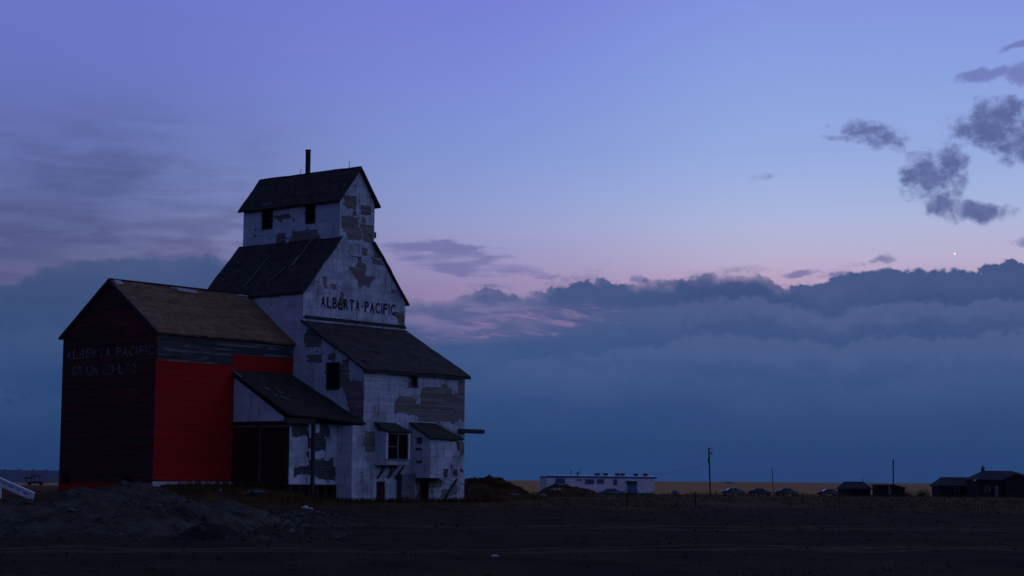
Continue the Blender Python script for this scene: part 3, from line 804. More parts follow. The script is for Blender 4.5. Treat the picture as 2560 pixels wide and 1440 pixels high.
# driveway lean-to on the left
BD, AD = -5.86, -4.7
bm = bmesh.new()
prism(bm, [(BD, .86, 1.15), (BD, AD, 1.15), (BD, AD, 5.3), (BD, .86, 8.6)], (-.03-BD, 0, 0))
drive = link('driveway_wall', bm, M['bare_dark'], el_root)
zt1 = E.side(600, 1055, BD)[1]
tiles('siding', [[(.84, zt1-.05), (.84, 8.55), (AD+.02, zt1+.0), (AD+.02, zt1-.05)]], [], 1.6, .6, side3(BD), M['sheet_side'], drive, gap=.006, jit=.004)
dh = [onF(K6(q), AD) for q in ([(540, 265), (620, 268), (655, 335), (640, 425), (605, 425), (605, 580), (470, 580), (470, 380), (540, 370)],
      [(215, 268), (400, 270), (400, 340), (425, 345), (420, 415), (215, 415)], [(380, 590), (430, 585), (432, 660), (385, 650)], [(400, 420), (455, 430), (455, 560), (400, 550)],
      [(240, 770), (430, 755), (440, 850), (240, 850)], [(430, 680), (695, 680), (700, 755), (725, 760), (720, 930), (520, 900), (430, 800)])]
zf = E.front(725, 1207, AD)[1]
tiles('siding', [[(BD, zf), (-1.1, zf), (-1.1, 5.28), (BD, 5.28)]], dh, 1.2, .58, front3(AD), M['sheet'], drive)
link('sill_board', B(BD, -1.12, AD-.07, AD, 1.08, zf), M['sheet_side'], drive)
# two sliding doors in its left end
za, zb2 = 1.2, zt1-.1
for a0, a1 in ((.82, -1.75), (-2.05, -4.6)):
    d = link('driveway_door', B(BD-.09, BD-.01, a1, a0, za, zb2), M['door_red'], el_root)
    link('door_rail', B(BD-.13, BD-.09, a1, a0, zb2-.28, zb2-.20), M['trim_grey'], d)
link('door_header', B(BD-.12, BD, AD, .84, zb2+.01, zb2+.12), M['trim_dark'], el_root)
bm = bmesh.new(); roof(bm, (BD-.30, .80, 8.95), (-.05, .80, 8.95), (-.03, -S-.32, 5.42), (BD-.30, AD-.22, 5.90), .14, 14, 12, .04, 31, .05)
link('driveway_roof', bm, M['roof_drive'], el_root)
def on_drive_roof(x, y):
    A_ = Vector((BD, .8, 8.95)); n = Vector((1, 0, 0)).cross(Vector((0, AD-1.1-.5, 5.48-8.95))).normalized()
    nw = E.v*n.x+E.u*n.y+Vector((0, 0, n.z)); p0 = E.O+E.v*A_.x+E.u*A_.y+Vector((0, 0, A_.z)); d = ray(x, y)
    t = (p0-CAM).dot(nw)/d.dot(nw); p = CAM+d*t-E.O
    return Vector((p.dot(E.v), p.dot(E.u), p.z))
for pts, wd in ((K7([(365, 400), (408, 422)]), .11), (K7([(450, 462), (478, 472)]), .12), (K7([(505, 478), (630, 530)]), .07), (K7([(495, 438), (535, 452)]), .06), (K7([(95, 262), (160, 305)]), .07)):
    link('torn_shingle', BAR(on_drive_roof(*pts[0])+Vector((0, 0, .09)), on_drive_roof(*pts[1])+Vector((0, 0, .08)), wd, .03), M['patch'], el_root)
# white closet between driveway and shed
bk = bmesh.new(); box(bk, -1.1, -.005, -S, AD-.01, -.5, 5.25)
clo = link('closet_wall', bk, M['bare'], el_root)
tiles('siding', [[(-1.1, -.4), (0, -.4), (0, 5.2), (-1.1, 5.2)]], [], 1.1, .56, front3(-S), M['sheet'], clo)
tiles('siding', [[(-S, -.4), (AD, -.4), (AD, 5.2), (-S, 5.2)]], [], 1.4, .56, side3(-1.1), M['sheet_side'], clo)
# posts and dark crib below the driveway
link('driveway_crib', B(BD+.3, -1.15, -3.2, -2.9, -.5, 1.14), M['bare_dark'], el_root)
link('driveway_floor', B(BD, -.05, AD+.05, .85, 1.0, 1.14), M['trim_dark'], el_root)
for i in range(6):
    b = BD+.25+i*.86; link('driveway_post', B(b, b+.18, AD+.08, AD+.26, -.5, 1.0), M['trim_dark'], el_root)
# the track frame standing in front of the driveway
ap2 = AD-.45
x0 = E.front(*K6([(150, 245)])[0], ap2); x1 = E.front(*K6([(490, 245)])[0], ap2); pz0 = E.front(*K6([(465, 940)])[0], ap2)
link('track_beam', B(x0[0], x1[0], ap2-.12, ap2+.12, x1[1]-.16, x1[1]+.16), M['trim_dark'], el_root)
xx = E.front(*K6([(468, 600)])[0], ap2)[0]
link('track_post', B(xx-.11, xx+.11, ap2-.1, ap2+.1, -.4, x1[1]-.16), M['trim_dark'], el_root)

# ------------------------------------------------------------------ the red annex
A0, A1, BA, ZEA, ZRA = .8793, 10.72, -13.12, 11.35, 15.02
AM = (A0+A1)/2
aw = E.O+E.v*BA+E.u*A0
an_root = empty('grain_annex', aw, TH, 'dark red grain annex with brown shingle roof and bright red sheeting beside the white elevator', 'grain annex')
def AL(p): return (p[0]-BA, p[1]-A0, p[2])      # elevator-local -> annex-local
bm = bmesh.new()
prism(bm, [AL(p) for p in ((BA, A0, -.6), (BA, A1, -.6), (BA, A1, ZEA), (BA, AM, ZRA-.05), (BA, A0, ZEA))], (-.06-BA, 0, 0))
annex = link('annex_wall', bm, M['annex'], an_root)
zr0 = E.front(390, 1203, A0)[1]; zr1 = E.front(390, 900, A0)[1]
f3a = lambda a: (lambda h, z, o: Vector(AL((h, a-o, z))))
# flaking grey boards along the top of the long side, red sheets below
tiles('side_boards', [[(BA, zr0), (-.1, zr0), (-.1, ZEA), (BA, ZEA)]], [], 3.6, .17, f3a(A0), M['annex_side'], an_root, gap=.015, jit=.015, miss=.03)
x1r = E.front(580, 1000, A0)[0]
k = 8
bm = bmesh.new()
for i in range(k):
    a, b = BA+.02+(x1r-BA)*i/k, BA+.02+(x1r-BA)*(i+1)/k-.006
    o = random.uniform(.06, .065); box(bm, a-BA, b-BA, -o, -.045, zr0, zr1)
link('red_sheeting', bm, M['red'], an_root)
q0 = E.front(580, 886, A0); q1 = E.front(731, 924, A0)
bm = bmesh.new(); box(bm, q0[0]-BA+.02, q1[0]-BA, -.066, -.045, E.front(655, 930, A0)[1], q0[1]); link('red_sheeting', bm, M['red'], an_root)
link('foundation', B(-.02, -.6-BA, -.10, .0, -.5, zr0-.02), M['conc'], an_root)
link('corner_board', B(-.05, .12, -.085, .0, zr1, ZEA-.1), M['annex'], an_root)
# red strip low on the gable
bm = bmesh.new(); box(bm, -.05, -.005, .05, A1-A0-.02, -.5, 1.12); link('red_base_boards', bm, M['redbase'], an_root)
for y0 in (2.2, 8.6): link('vent_hole', B(-.07, -.05, y0, y0+.7, 1.0, 1.6), M['black'], an_root)
sa = (ZRA-ZEA)/(AM-A0)
bm = bmesh.new()
roof(bm, AL((BA-.12, AM, ZRA+.14)), AL((-.05, AM, ZRA+.14)), AL((-.05, A0-.28, ZEA-sa*.28+.14)), AL((BA-.12, A0-.28, ZEA-sa*.28+.14)), .13, 22, 14, .04, 41, .05)
roof(bm, AL((BA-.12, AM, ZRA+.14)), AL((-.05, AM, ZRA+.14)), AL((-.05, A1+.3, ZEA-sa*.3+.14)), AL((BA-.12, A1+.3, ZEA-sa*.3+.14)), .13, 12, 8, .03, 51)
ar = link('annex_roof', bm, M['roof_annex'], an_root)
bm = bmesh.new(); bar(bm, AL((BA-.13, AM, ZRA+.17)), AL((-.06, AM, ZRA+.17)), .3, .06); link('ridge_cap', bm, M['trim_dark'], an_root)
bm = bmesh.new()
for sgn, ae in ((-1, A0-.28), (1, A1+.3)): bar(bm, AL((BA-.15, AM, ZRA+.06)), AL((BA-.15, ae, ZEA-sa*.29+.06)), .07, .2)
link('rake_board', bm, M['trim_dark'], an_root)
def on_annex(x, y):
    n = (E.u*sa-Vector((0, 0, 1))).normalized(); p0 = E.O+E.u*A0+Vector((0, 0, ZEA+.14)); d = ray(x, y)
    t = (p0-CAM).dot(n)/d.dot(n); p = CAM+d*t-E.O
    return Vector(AL((p.dot(E.v), p.dot(E.u), p.z)))
for q in ([(622, 150), (690, 155), (735, 205), (668, 200)], [(1240, 232), (1425, 262), (1455, 290), (1270, 268)], [(1830, 298), (1935, 312), (1945, 322), (1845, 312)], [(1175, 225), (1240, 232), (1265, 262), (1195, 255)]):
    bm = bmesh.new(); nn = Vector((0, -sa, 1)).normalized(); prism(bm, [on_annex(*p)+nn*.045 for p in K3(q)], nn*.02)
    link('roof_flashing', bm, M['patch'] if q[0][0] != 1175 else M['trim_grey'], an_root)
# faded painted name on the gable end
def mat_faded():
    m, n, b, oc, (x, y, z) = newmat('faded_white_lettering', .9)
    k = noise(n, vec(n, x*2, y*2.2, z*7.0), 1.0, 5, .7) + noise(n, oc, .6, 3, .6)*.6
    n.links.new(mix(n, k.sstep(.72, .98), (.145, .125, .125), (.045, .020, .016)), b.inputs['Base Color'])
    return m
FADE = mat_faded()
def gpt(X, Y): return E.side(*K3([(X, Y)])[0], BA)
def annex_word(word, XL, YLb, XR, YRb, Hpx):
    a0, z0 = gpt(XL, YLb); a1, z1 = gpt(XR, YRb); zz = (z0+z1)/2; hgt = Hpx/3.879/34.0*1.02
    lay = layout(word, 0, a0-a1, zz, zz+hgt, .80)
    letters('lettering', lay, lambda h, z, o: Vector((-.02-o, a0-h-A0, z)), FADE, an_root)
annex_word('ALBERTA PACIFIC', 175, 938, 1035, 872, 88)
annex_word('GRAIN CO LTD', 232, 1098, 862, 1058, 92)

# ------------------------------------------------------------------ heaps of gravel and earth
def mat_heap(name, c0, c1, c2):
    m, n, b, oc, xyz = newmat(name, 1.0, .05)
    a = noise(n, oc, .8, 6, .7); f = noise(n, oc, 6, 4, .75)
    col = mix(n, a.sstep(.32, .68), c0, c1); col = mix(n, f.sstep(.52, .75)*.7, col, c2)  # stone mottling, contrast raised to stand in for weak relief shading
    col = mix(n, noise(n, oc, .28, 5, .65).sstep(.52, .66)*.75, col, tuple(q*.5 for q in c0))  # broad blotches: darker soil, and shaded hollows painted into the colour
    n.links.new(col, b.inputs['Base Color']); bump(n, b, f+a, 1.0, .12); return m
GR = mat_heap('pale_gravel', (.034, .029, .021), (.092, .082, .062), (.17, .15, .115))
SO = mat_heap('dark_soil', (.014, .011, .009), (.030, .023, .018), (.055, .045, .04))
WE = mat_heap('weedy_earth', (.034, .019, .008), (.085, .046, .018), (.13, .075, .03))
def mound(name, mat, px0, px1, peak, D, depth, label, cat, sharp=1.0, seed=0, n=110, parent=None, rough=.16):
    """heap whose flanks reach from column px0 to px1 and whose top stands at pixel peak, D metres away"""
    c = at_dist(peak[0], peak[1], D); base = ground_z(c.x, c.y, False)-.12
    h = c.z-base; k = D/FPX
    rl, rr = (peak[0]-px0)*k, (px1-peak[0])*k
    o = empty if False else None
    bm = bmesh.new(); rows = []
    m = int(n*.7)
    for j in range(m+1):
        r = []
        for i in range(n+1):
            u, v = i/n*2-1, j/m*2-1
            x = u*(rr if u > 0 else rl); y = v*depth
            q = math.hypot(u, v*1.0)
            f = max(0, 1-q**sharp) if sharp < 1.5 else max(0, (1-q*q))**.8
            nz = mnoise.noise(Vector((x*.35+seed, y*.35, 1)))*.9 + mnoise.noise(Vector((x*1.1, y*1.1+seed, 3)))*.42 + mnoise.noise(Vector((x*2.6, y*2.6, seed)))*.34 + mnoise.noise(Vector((x*6, y*6, seed)))*.20
            z = h*f*(1+rough*1.6*nz) + rough*nz*min(1, f*3)*.55*h - .1*(1 if q > 1 else 0)*q
            r.append(bm.verts.new((x, y, z)))
        rows.append(r)
    for j in range(m):
        for i in range(n): bm.faces.new([rows[j][i], rows[j][i+1], rows[j+1][i+1], rows[j+1][i]])
    ob = link(name, bm, mat, None, True); ob.location = (c.x, c.y, base)
    return tag(ob, label, cat)
mound('gravel_pile', GR, -260, 330, (50, 1256), 74, 7, 'low spread of pale gravel at the left edge under the white chute', 'gravel pile', 1.6, 17, rough=.24)
mound('gravel_pile', GR, 30, 570, (300, 1208), 80, 8, 'large low pale gravel pile in front of the dark gable of the red annex', 'gravel pile', 1.35, 3, rough=.19)
mound('gravel_pile', GR, -60, 640, (430, 1264), 58, 5, 'pale gravel pile nearest the camera, left of the dark soil heap', 'gravel pile', 1.7, 11, rough=.19)
mound('gravel_pile', GR, 420, 740, (548, 1262), 66, 6, 'smaller grey gravel pile right behind the dark soil heap', 'gravel pile', 1.4, 23, rough=.19)
mound('soil_heap', SO, 385, 640, (515, 1304), 50, 3, 'small dark pointed soil heap in front of the gravel piles', 'soil heap', 1.0, 37, rough=.12)
mound('earth_mound', WE, 1080, 1345, (1196, 1199), 158, 8, 'weedy dark earth mound at the right foot of the white elevator', 'earth mound', 1.5, 5)
mound('earth_mound', WE, 1335, 1510, (1405, 1214), 190, 6, 'low weedy earth mound in front of the white mobile home', 'earth mound', 1.6, 9)

# loose stones and clods over the yard and the heaps: too many to count
def stones(name, mat, n, gen, s0, s1):
    bm = bmesh.new()
    for i in range(n):
        p, k = gen(); sz = s0*(s1/s0)**(random.random()**2.2)*k
        q = [Vector((random.gauss(0, 1), random.gauss(0, 1), random.gauss(0, .7))).normalized()*sz*random.uniform(.7, 1.1) for _ in range(7)]
        vs = [bm.verts.new(p+v) for v in q]
        try: bmesh.ops.convex_hull(bm, input=vs)
        except Exception: pass
    return tag(link(name, bm, mat), kind='stuff')
bpy.context.view_layer.update()
from mathutils.bvhtree import BVHTree
heaps = [o for o in COL.objects if o.name.startswith(('gravel_pile', 'soil_heap'))]
trees_ = [(o.location.copy(), BVHTree.FromPolygons([v.co for v in o.data.vertices], [p.vertices for p in o.data.polygons])) for o in heaps]
def surf(x, y):
    z = ground_z(x, y)
    for l, t in trees_:
        h = t.ray_cast(Vector((x-l.x, y-l.y, 30)), Vector((0, 0, -1)))
        if h[0]: z = max(z, h[0].z+l.z)
    return Vector((x, y, z))
def gen_heap():
    D = random.uniform(48, 92); return surf(random.uniform(-.30, -.085)*D, D), D/60
def gen_yard():
    D = 25+85*random.random()**1.5; return surf(random.uniform(-.3, .3)*D, D), D/60
stones('gravel_stones', mat_heap('mixed_stones', (.04, .039, .035), (.12, .115, .10), (.2, .19, .17)), 2600, gen_heap, .035, .20)
stones('soil_clods', mat_heap('yard_clods', (.014, .009, .004), (.045, .030, .012), (.08, .055, .024)), 3600, gen_yard, .018, .075)

# weeds and grass
def mat_grass(name, c0, c1):
    m, n, b, oc, xyz = newmat(name, 1.0, .05)
    g = n.nodes.new('ShaderNodeNewGeometry'); r = V(n, g.outputs['Random Per Island'])
    n.links.new(mix(n, r, c0, c1), b.inputs['Base Color']); return m
GRASS = mat_grass('dry_grass', (.030, .022, .010), (.105, .066, .028))
WEED = mat_grass('dark_weeds', (.014, .011, .005), (.045, .03, .012))
def tuft(bm, p, h, n, spread):
    for i in range(n):
        a = random.random()*6.28; r = random.random()*spread; b = Vector((p[0]+math.cos(a)*r, p[1]+math.sin(a)*r, p[2]-.03))
        a2 = random.random()*6.28; w = Vector((math.cos(a2), math.sin(a2), 0))*(.008+h*.03)
        ln = Vector((random.uniform(-1, 1), random.uniform(-1, 1), 0))*h*.35; hh = h*random.uniform(.5, 1.1)
        v = [bm.verts.new(b-w), bm.verts.new(b+w), bm.verts.new(b+ln*.4+w*.6+Vector((0, 0, hh*.6))), bm.verts.new(b+ln+Vector((0, 0, hh)))]
        bm.faces.new(v[:3]); bm.faces.new([v[0], v[2], v[3]])
bm = bmesh.new()
for i in range(9000):
    D = random.uniform(112, 222); x = random.uniform(-.30, .30)*D
    a, b = local(x, D)
    if -6.3 < a < 11 and -13.2 < b < 11.3: continue
    if mnoise.noise(Vector((x*.09, D*.05, 2))) < -.25: continue
    tuft(bm, (x, D, ground_z(x, D)), random.uniform(.12, .36), 4, .35)
for i in range(900):
    D = random.uniform(205, 240); x = random.uniform(0.0, .30)*D; tuft(bm, (x, D, ground_z(x, D)), random.uniform(.25, .6), 4, .4)
tag(link('grass', bm, GRASS), kind='stuff')
bm = bmesh.new()
for i in range(5200):
    D = 26+90*random.random()**1.3; x = random.uniform(-.31, .31)*D
    if mnoise.noise(Vector((x*.12, D*.08, 7))) < 0: continue
    tuft(bm, (x, D, ground_z(x, D)), random.uniform(.03, .10), 4, .2)
tag(link('weeds', bm, WEED), kind='stuff')
bm = bmesh.new()
for i in range(2300):                 # weeds along the foot of the walls and over the mounds
    t = random.random()
    if t < .4:
        b = random.uniform(-6, 12.5); a = -S-random.uniform(.1, 3.2); p = E.O+E.v*b+E.u*a; z = ground_z(p.x, p.y)
    elif t < .6:
        b = random.uniform(-13, -5); a = random.uniform(-12, .5); p = E.O+E.v*b+E.u*a; z = ground_z(p.x, p.y)
    else:
        px = random.gauss(1225, 60); D = random.uniform(154, 160); q = at_dist(px, 1200, D)
        if px < 1168: continue
        p = q; u = (px-1196)/(149 if px > 1196 else 116); f = max(0, 1-abs(u)**1.5); z = ground_z(q.x, q.y)+(at_dist(1196, 1199, 158).z+.2)*f*.9
    tuft(bm, (p.x, p.y, z), random.uniform(.15, .5)*(1 if t < .6 else .8), 5, .25)
tag(link('tall_weeds', bm, mat_grass('rusty_weeds', (.022, .014, .006), (.10, .052, .018))), kind='stuff')

# ------------------------------------------------------------------ far buildings and things
def leafy(name, mat, c, rx, ry, rz, n, size, label, cat, group=None, seed=0):
    random.seed(seed); root = empty(name, c, 0, label, cat, group); bm = bmesh.new()
    cl = [(random.gauss(0, .42)*rx, random.gauss(0, .42)*ry, abs(random.gauss(.45, .26))*rz) for _ in range(14)]
    for i in range(n):
        q = random.choice(cl); p = Vector((q[0]+random.gauss(0, .2)*rx, q[1]+random.gauss(0, .2)*ry, max(.02, q[2]+random.gauss(0, .16)*rz)))
        d = Vector((random.gauss(0, 1), random.gauss(0, 1), random.gauss(0, 1))).normalized()*size; e = d.orthogonal().normalized()*size*.6
        bm.faces.new([bm.verts.new(p-d), bm.verts.new(p+e), bm.verts.new(p+d), bm.verts.new(p-e)])
    link('crown', bm, mat, root)
    bm = bmesh.new()
    for i in range(5): bar(bm, (0, 0, -.3), (random.uniform(-.5, .5)*rx, random.uniform(-.5, .5)*ry, rz*.6), .05*rz, .05*rz, 5)
    link('trunk', bm, M['trim_dark'], root); return root
# mobile home
zg = -1.15
pL, pR = at_dist(1366, 1230, 322), at_dist(1636, 1230, 327)
tth = math.atan2(pR.y-pL.y, pR.x-pL.x); tl = math.hypot(pR.x-pL.x, pR.y-pL.y)
TF = Frame((pL.x, pL.y, 0), tth)
mh = empty('mobile_home', (pL.x, pL.y, zg), tth, 'long white mobile home with blue roof band in the golden field', 'mobile home')
TW = mat_plain('white_trailer_cladding', (.54, .50, .50), .6, .08, 1); TB = mat_plain('blue_trailer_band', (.045, .10, .22), .6, .1, 1); TD = mat_plain('blue_grey_glass', (.05, .07, .11), .3, .2, 2)
hT = TF.front(1400, 1189, 0)[1]-zg
fz = .42
bm = bmesh.new(); box(bm, 0, tl, 0, 4.2, .5, hT-fz); link('trailer_body', bm, TW, mh)
bm = bmesh.new(); prism(bm, [(-.05, -.06, hT-fz), (tl+.45, -.06, hT-fz), (tl+.45, -.06, hT-.08), (1.0, -.06, hT), (.35, -.06, hT-.06), (-.05, -.06, hT-.22)], (0, 4.32, 0)); link('roof_band', bm, TB, mh)
bm = bmesh.new(); prism(bm, [(1.0, -.02, hT+.005), (tl+.4, -.02, hT-.07), (tl+.4, 2.1, hT+.10), (1.0, 2.1, hT+.18)], (0, 0, -.05)); link('roof_top', bm, M['white'], mh)
link('skirting', B(.1, tl-.1, .08, 4.1, 0, .49), M['trim_dark'], mh)
KT = crop(1280, 1140, 6.095)
def tbox(X0, Y0, X1, Y1):
    a, b = KT([(X0, Y0), (X1, Y1)]); p = TF.front(a[0], a[1], 0); q = TF.front(b[0], b[1], 0)
    return p[0], q[0], q[1]-zg, p[1]-zg
for (X0, Y0, X1, Y1) in ((670, 350, 800, 415), (975, 355, 1065, 376), (1120, 360, 1245, 424), (1300, 360, 1395, 415), (1550, 360, 1595, 440)):
    x0, x1, z0, z1 = tbox(X0, Y0, X1, Y1)
    bm = bmesh.new(); f = .08
    for r in ((x0-f, x0, z0-f, z1+f), (x1, x1+f, z0-f, z1+f), (x0, x1, z1, z1+f), (x0, x1, z0-f, z0)): box(bm, r[0], r[1], -.07, 0, r[2], r[3])
    if X1-X0 > 90: xm = x0+(x1-x0)*.3; box(bm, xm-.04, xm+.04, -.06, -.03, z0, z1); xm = x0+(x1-x0)*.72; box(bm, xm-.04, xm+.04, -.06, -.03, z0, z1)
    w = link('window', bm, TB if X0 != 975 else TW, mh); link('pane', B(x0, x1, -.03, 0, z0, z1), TD, w)
x0, x1, z0, z1 = tbox(1750, 372, 1905, 462)
aw_ = link('awning', B(x0-.05, x1+.1, -1.1, -.005, z1-.1, z1+.02), TW, mh); link('awning_shade', B(x0, x1, -.04, -.004, z0, z1-.11), TD, mh)
x0, x1, z0, z1 = tbox(1765, 462, 1890, 540); bm = bmesh.new()
for i in range(3): box(bm, x0, x1, -1.3+i*.4, -.03 if i == 2 else -.91+i*.4, 0, z1*(i+1)/3)
link('steps', bm, TB, mh)
for X in (1300, 1425, 1605, 1685, 1885, 2030):
    a = TF.front(1280+X/6.095, 1185, 1.6)[0]; bm = bmesh.new(); bar(bm, (a, 1.6, hT+.05), (a, 1.6, hT+.30), .8, .8, 10); bar(bm, (a, 1.6, hT+.30), (a, 1.6, hT+.46), .95, .95, 10); link('roof_vent', bm, M['trim_dark'], mh)
for X, hh, w in ((900, .95, .14), (1000, .7, .3), (1035, 1.5, .07)):
    a = TF.front(1280+X/6.095, 1185, 1.6)[0]; link('flue_pipe', BAR((a, 1.6, hT), (a, 1.6, hT+hh), w, w, 8), M['trim_dark'], mh)
link('flue_tray', B(9.1, 10.2, 1.3, 2.0, hT+.10, hT+.24), M['trim_dark'], mh)

# cars
GL = mat_plain('car_glass', (.02, .025, .035), .2, .1, 2, .5); TY = mat_plain('tyre_rubber', (.012, .012, .012), .9, .2, 4)
def car_body_bm():
    bm = bmesh.new()
    prof_ = [(-2.15, .32, .80), (-2.2, .62, .84), (-1.95, .80, .86), (-1.25, .90, .88), (-.55, 1.38, .66), (.55, 1.42, .66), (1.15, 1.12, .74), (1.5, .95, .87), (2.05, .86, .85), (2.2, .60, .83), (2.15, .32, .80)]
    L_, R_ = [], []
    for x, z, w in prof_: L_.append(bm.verts.new((x, -w, z))); R_.append(bm.verts.new((x, w, z)))
    for i in range(len(prof_)-1): bm.faces.new([L_[i], L_[i+1], R_[i+1], R_[i]])
    bl_ = [bm.verts.new((x, sg*.84, z)) for sg in (-1, 1) for x, z in ((-2.12, .86), (2.1, .84))]
    bm.faces.new(L_[::-1]); bm.faces.new(R_); bm.faces.new([L_[0], R_[0], R_[-1], L_[-1]])
    for v in bl_: bm.verts.remove(v)
    bmesh.ops.bevel(bm, geom=[e for e in bm.edges], offset=.05, segments=2, affect='EDGES')
    bmesh.ops.recalc_face_normals(bm, faces=bm.faces); return bm
def car(paint, pillar=None):
    r = empty('parked_car', (0, 0, 0), 0, 'car', 'car', 'cars parked in the field')
    link('body', car_body_bm(), paint, r, True)
    for sg in (-1, 1):
        for poly in ([(-1.02, .94), (-.5, 1.30), (-.02, 1.33), (-.02, .95)], [(.06, .95), (.06, 1.33), (.52, 1.34), (1.05, 1.0)]):
            bm = bmesh.new(); prism(bm, [(x, sg*(.885-(z-.9)*.47), z) for x, z in poly], (0, sg*.012, 0)); link('side_window', bm, GL, r)
    bm = bmesh.new(); prism(bm, [(-1.22, -.70, .93), (-.60, -.56, 1.35), (-.60, .56, 1.35), (-1.22, .70, .93)], (-.03, 0, .03)); link('windscreen', bm, GL, r)
    for x in (-1.35, 1.35):
        for y in (-.8, .8):
            bm = bmesh.new(); bar(bm, (x, y-.1, .31), (x, y+.1, .31), .62, .62, 18); w = link('wheel', bm, TY, r)
            link('rim', BAR((x, y-.108, .31), (x, y+.108, .31), .36, .36, 12), M['metal'], w)
    for y in (-.6, .6): link('headlight', B(-2.25, -2.17, y-.14, y+.14, .60, .74), M['metal'], r)
    if pillar: link('pale_door_panel', BAR((-.05, -.80, 1.34), (-.35, -.90, .62), .13, .03), pillar, r)
    return r
cars = [(1832, 349, 'dark teal car with a pale streak on its door, right of the tall utility pole', (.03, .055, .075), True, .1),
        (1899, 347, 'dark purplish car parked just left of the thin bare pole', (.035, .035, .06), False, 3.05),
        (1966, 352, 'dark green car parked just right of the thin bare pole', (.028, .05, .06), False, 3.2),
        (2072, 360, 'low dark blue car beside the small shed with stovepipe', (.03, .045, .075), False, .05)]
for i, (px, D, lb, c, pil, rz) in enumerate(cars):
    p = at_dist(px, 1230, D); r = car(mat_plain('car_paint_'+lb.split()[1], c, .35, .1, 1, .5), M['patch'] if pil else None)
    r.location = (p.x, p.y, ground_z(p.x, p.y, False)); r.rotation_euler = (0, 0, rz); r['label'] = lb
    if i == 3: r.scale = (1, 1, .92)
p = at_dist(1527, 1228, 316); r = car(mat_plain('car_paint_blue', (.05, .09, .17), .35, .1, 1, .5)); r.location = (p.x, p.y, ground_z(p.x, p.y, False)-.12); r.rotation_euler = (0, 0, .15)
r['label'] = 'blue car parked against the white mobile home'

# poles and wire
def pole(name, x, ytop, D, w, label, lean=0.0, arm=False):
    b = at_dist(x, ytop, D); zg_ = ground_z(b.x, b.y, False); r = empty(name, (b.x, b.y, zg_), 0, label, 'pole')
    h = b.z-zg_
    bm = bmesh.new(); bar(bm, (lean, 0, -.3), (0, 0, h), w, w, 8); link('shaft', bm, M['trim_dark'], r)
    if arm:
        link('bracket', BAR((0, 0, h-.12), (.75, 0, h-.18), .07), M['trim_dark'], r)
        bm = bmesh.new(); bar(bm, (0, 0, h-1.1), (.45, 0, h-.95), .05); bar(bm, (.45, 0, h-.72), (.38, 0, h-1.25), .26, .26, 8); link('yard_lamp', bm, M['trim_grey'], r)
        link('transformer', BAR((-.05, 0, h-2.6), (-.05, 0, h-1.9), .30, .30, 10), M['trim_dark'], r)
    return r, b
pr_, ptop = pole('utility_pole', 1772, 1119, 330, .27, 'tall utility pole with short arm and lamp, right of the mobile home', .25, True)
pole('bare_pole', 1930, 1171, 330, .13, 'thin leaning bare pole between the parked cars', .25)
pole('bare_pole', 2233, 1148, 345, .24, 'thick bare pole rising from the low shed roof line', -.05)
bm = bmesh.new(); a = at_dist(1770, 1159, 330); b = at_dist(1600, 1186, 326); prev = a
for i in range(1, 13):
    t = i/12; q = a.lerp(b, t)-Vector((0, 0, .55*math.sin(math.pi*t))); bar(bm, prev, q, .035, .035, 5); prev = q
tag(link('service_wire', bm, M['trim_dark']), 'thin service wire sagging from the tall utility pole to the mobile home', 'wire')

# farm houses and sheds on the right
HW = mat_boards('dark_house_boards', (.014, .013, .010), (.026, .023, .017), .2, (.01, .01, .009), .5)
HR = mat_shingle('house_shingles', (.020, .021, .025), (.034, .035, .040), (.055, .055, .06), .2, .2, .3)
HB = mat_plain('blue_door_paint', (.05, .09, .17), .6, .1, 2)
def house(name, xl, xr, rl, rr, yr, ye, D, depth, label, cat, ybase=1245, wall=HW, roofm=HR, over=.35):
    """xl..xr wall columns, rl..rr ridge columns, yr ridge row, ye eave row"""
    p = at_dist((xl+xr)/2, ybase, D); zg_ = ground_z(p.x, p.y, False)-.1
    r = empty(name, (p.x, p.y, zg_), 0, label, cat); cx = p.x
    X = lambda q: at_dist(q, 1200, D).x-cx
    ze = at_dist((xl+xr)/2, ye, D).z-zg_; zr_ = at_dist((rl+rr)/2, yr, D+depth/2).z-zg_
    x0, x1, a0, a1 = X(xl), X(xr), X(rl), X(rr)
    link('wall', B(x0, x1, 0, depth, -.3, ze), wall, r)
    bm = bmesh.new(); o = over
    e = [Vector(q) for q in ((x0-o, -o, ze-.05), (x1+o, -o, ze-.05), (x1+o, depth+o, ze-.05), (x0-o, depth+o, ze-.05))]; g = [Vector((a0, depth/2, zr_)), Vector((a1, depth/2, zr_))]
    vs = [bm.verts.new(q) for q in e]+[bm.verts.new(q) for q in g]; lo = [bm.verts.new(q-Vector((0, 0, .15))) for q in e]
    for f in ((0, 1, 5, 4), (2, 3, 4, 5), (1, 2, 5), (3, 0, 4)): bm.faces.new([vs[i] for i in f])
    for i in range(4): j = (i+1) % 4; bm.faces.new([vs[i], lo[i], lo[j], vs[j]])
    bm.faces.new(lo[::-1]); bmesh.ops.recalc_face_normals(bm, faces=bm.faces)
    link('roof', bm, roofm, r)
    return r, X, ze, zr_
h1, X1, ze1, zr1_ = house('farm_house', 2348, 2446, 2362, 2447, 1193, 1213, 335, 6, 'low dark farm house with plain gable roof and pale blue door', 'house')
link('door', B(X1(2422), X1(2430), -.05, 0, .2, 2.1), HB, h1)
f_ = link('window', B(X1(2385), X1(2397), -.05, 0, 1.1, 2.0), M['trim_grey'], h1); link('pane', B(X1(2387), X1(2395), -.06, -.05, 1.2, 1.9), M['glass'], f_)
link('shutter', B(X1(2401), X1(2414), -.9, -.01, 1.75, 1.9), M['trim_dark'], h1)
h2, X2, ze2, zr2 = house('farm_house', 2444, 2600, 2472, 2545, 1177, 1198, 325, 8, 'taller dark farm house with chimney at the right edge', 'house')
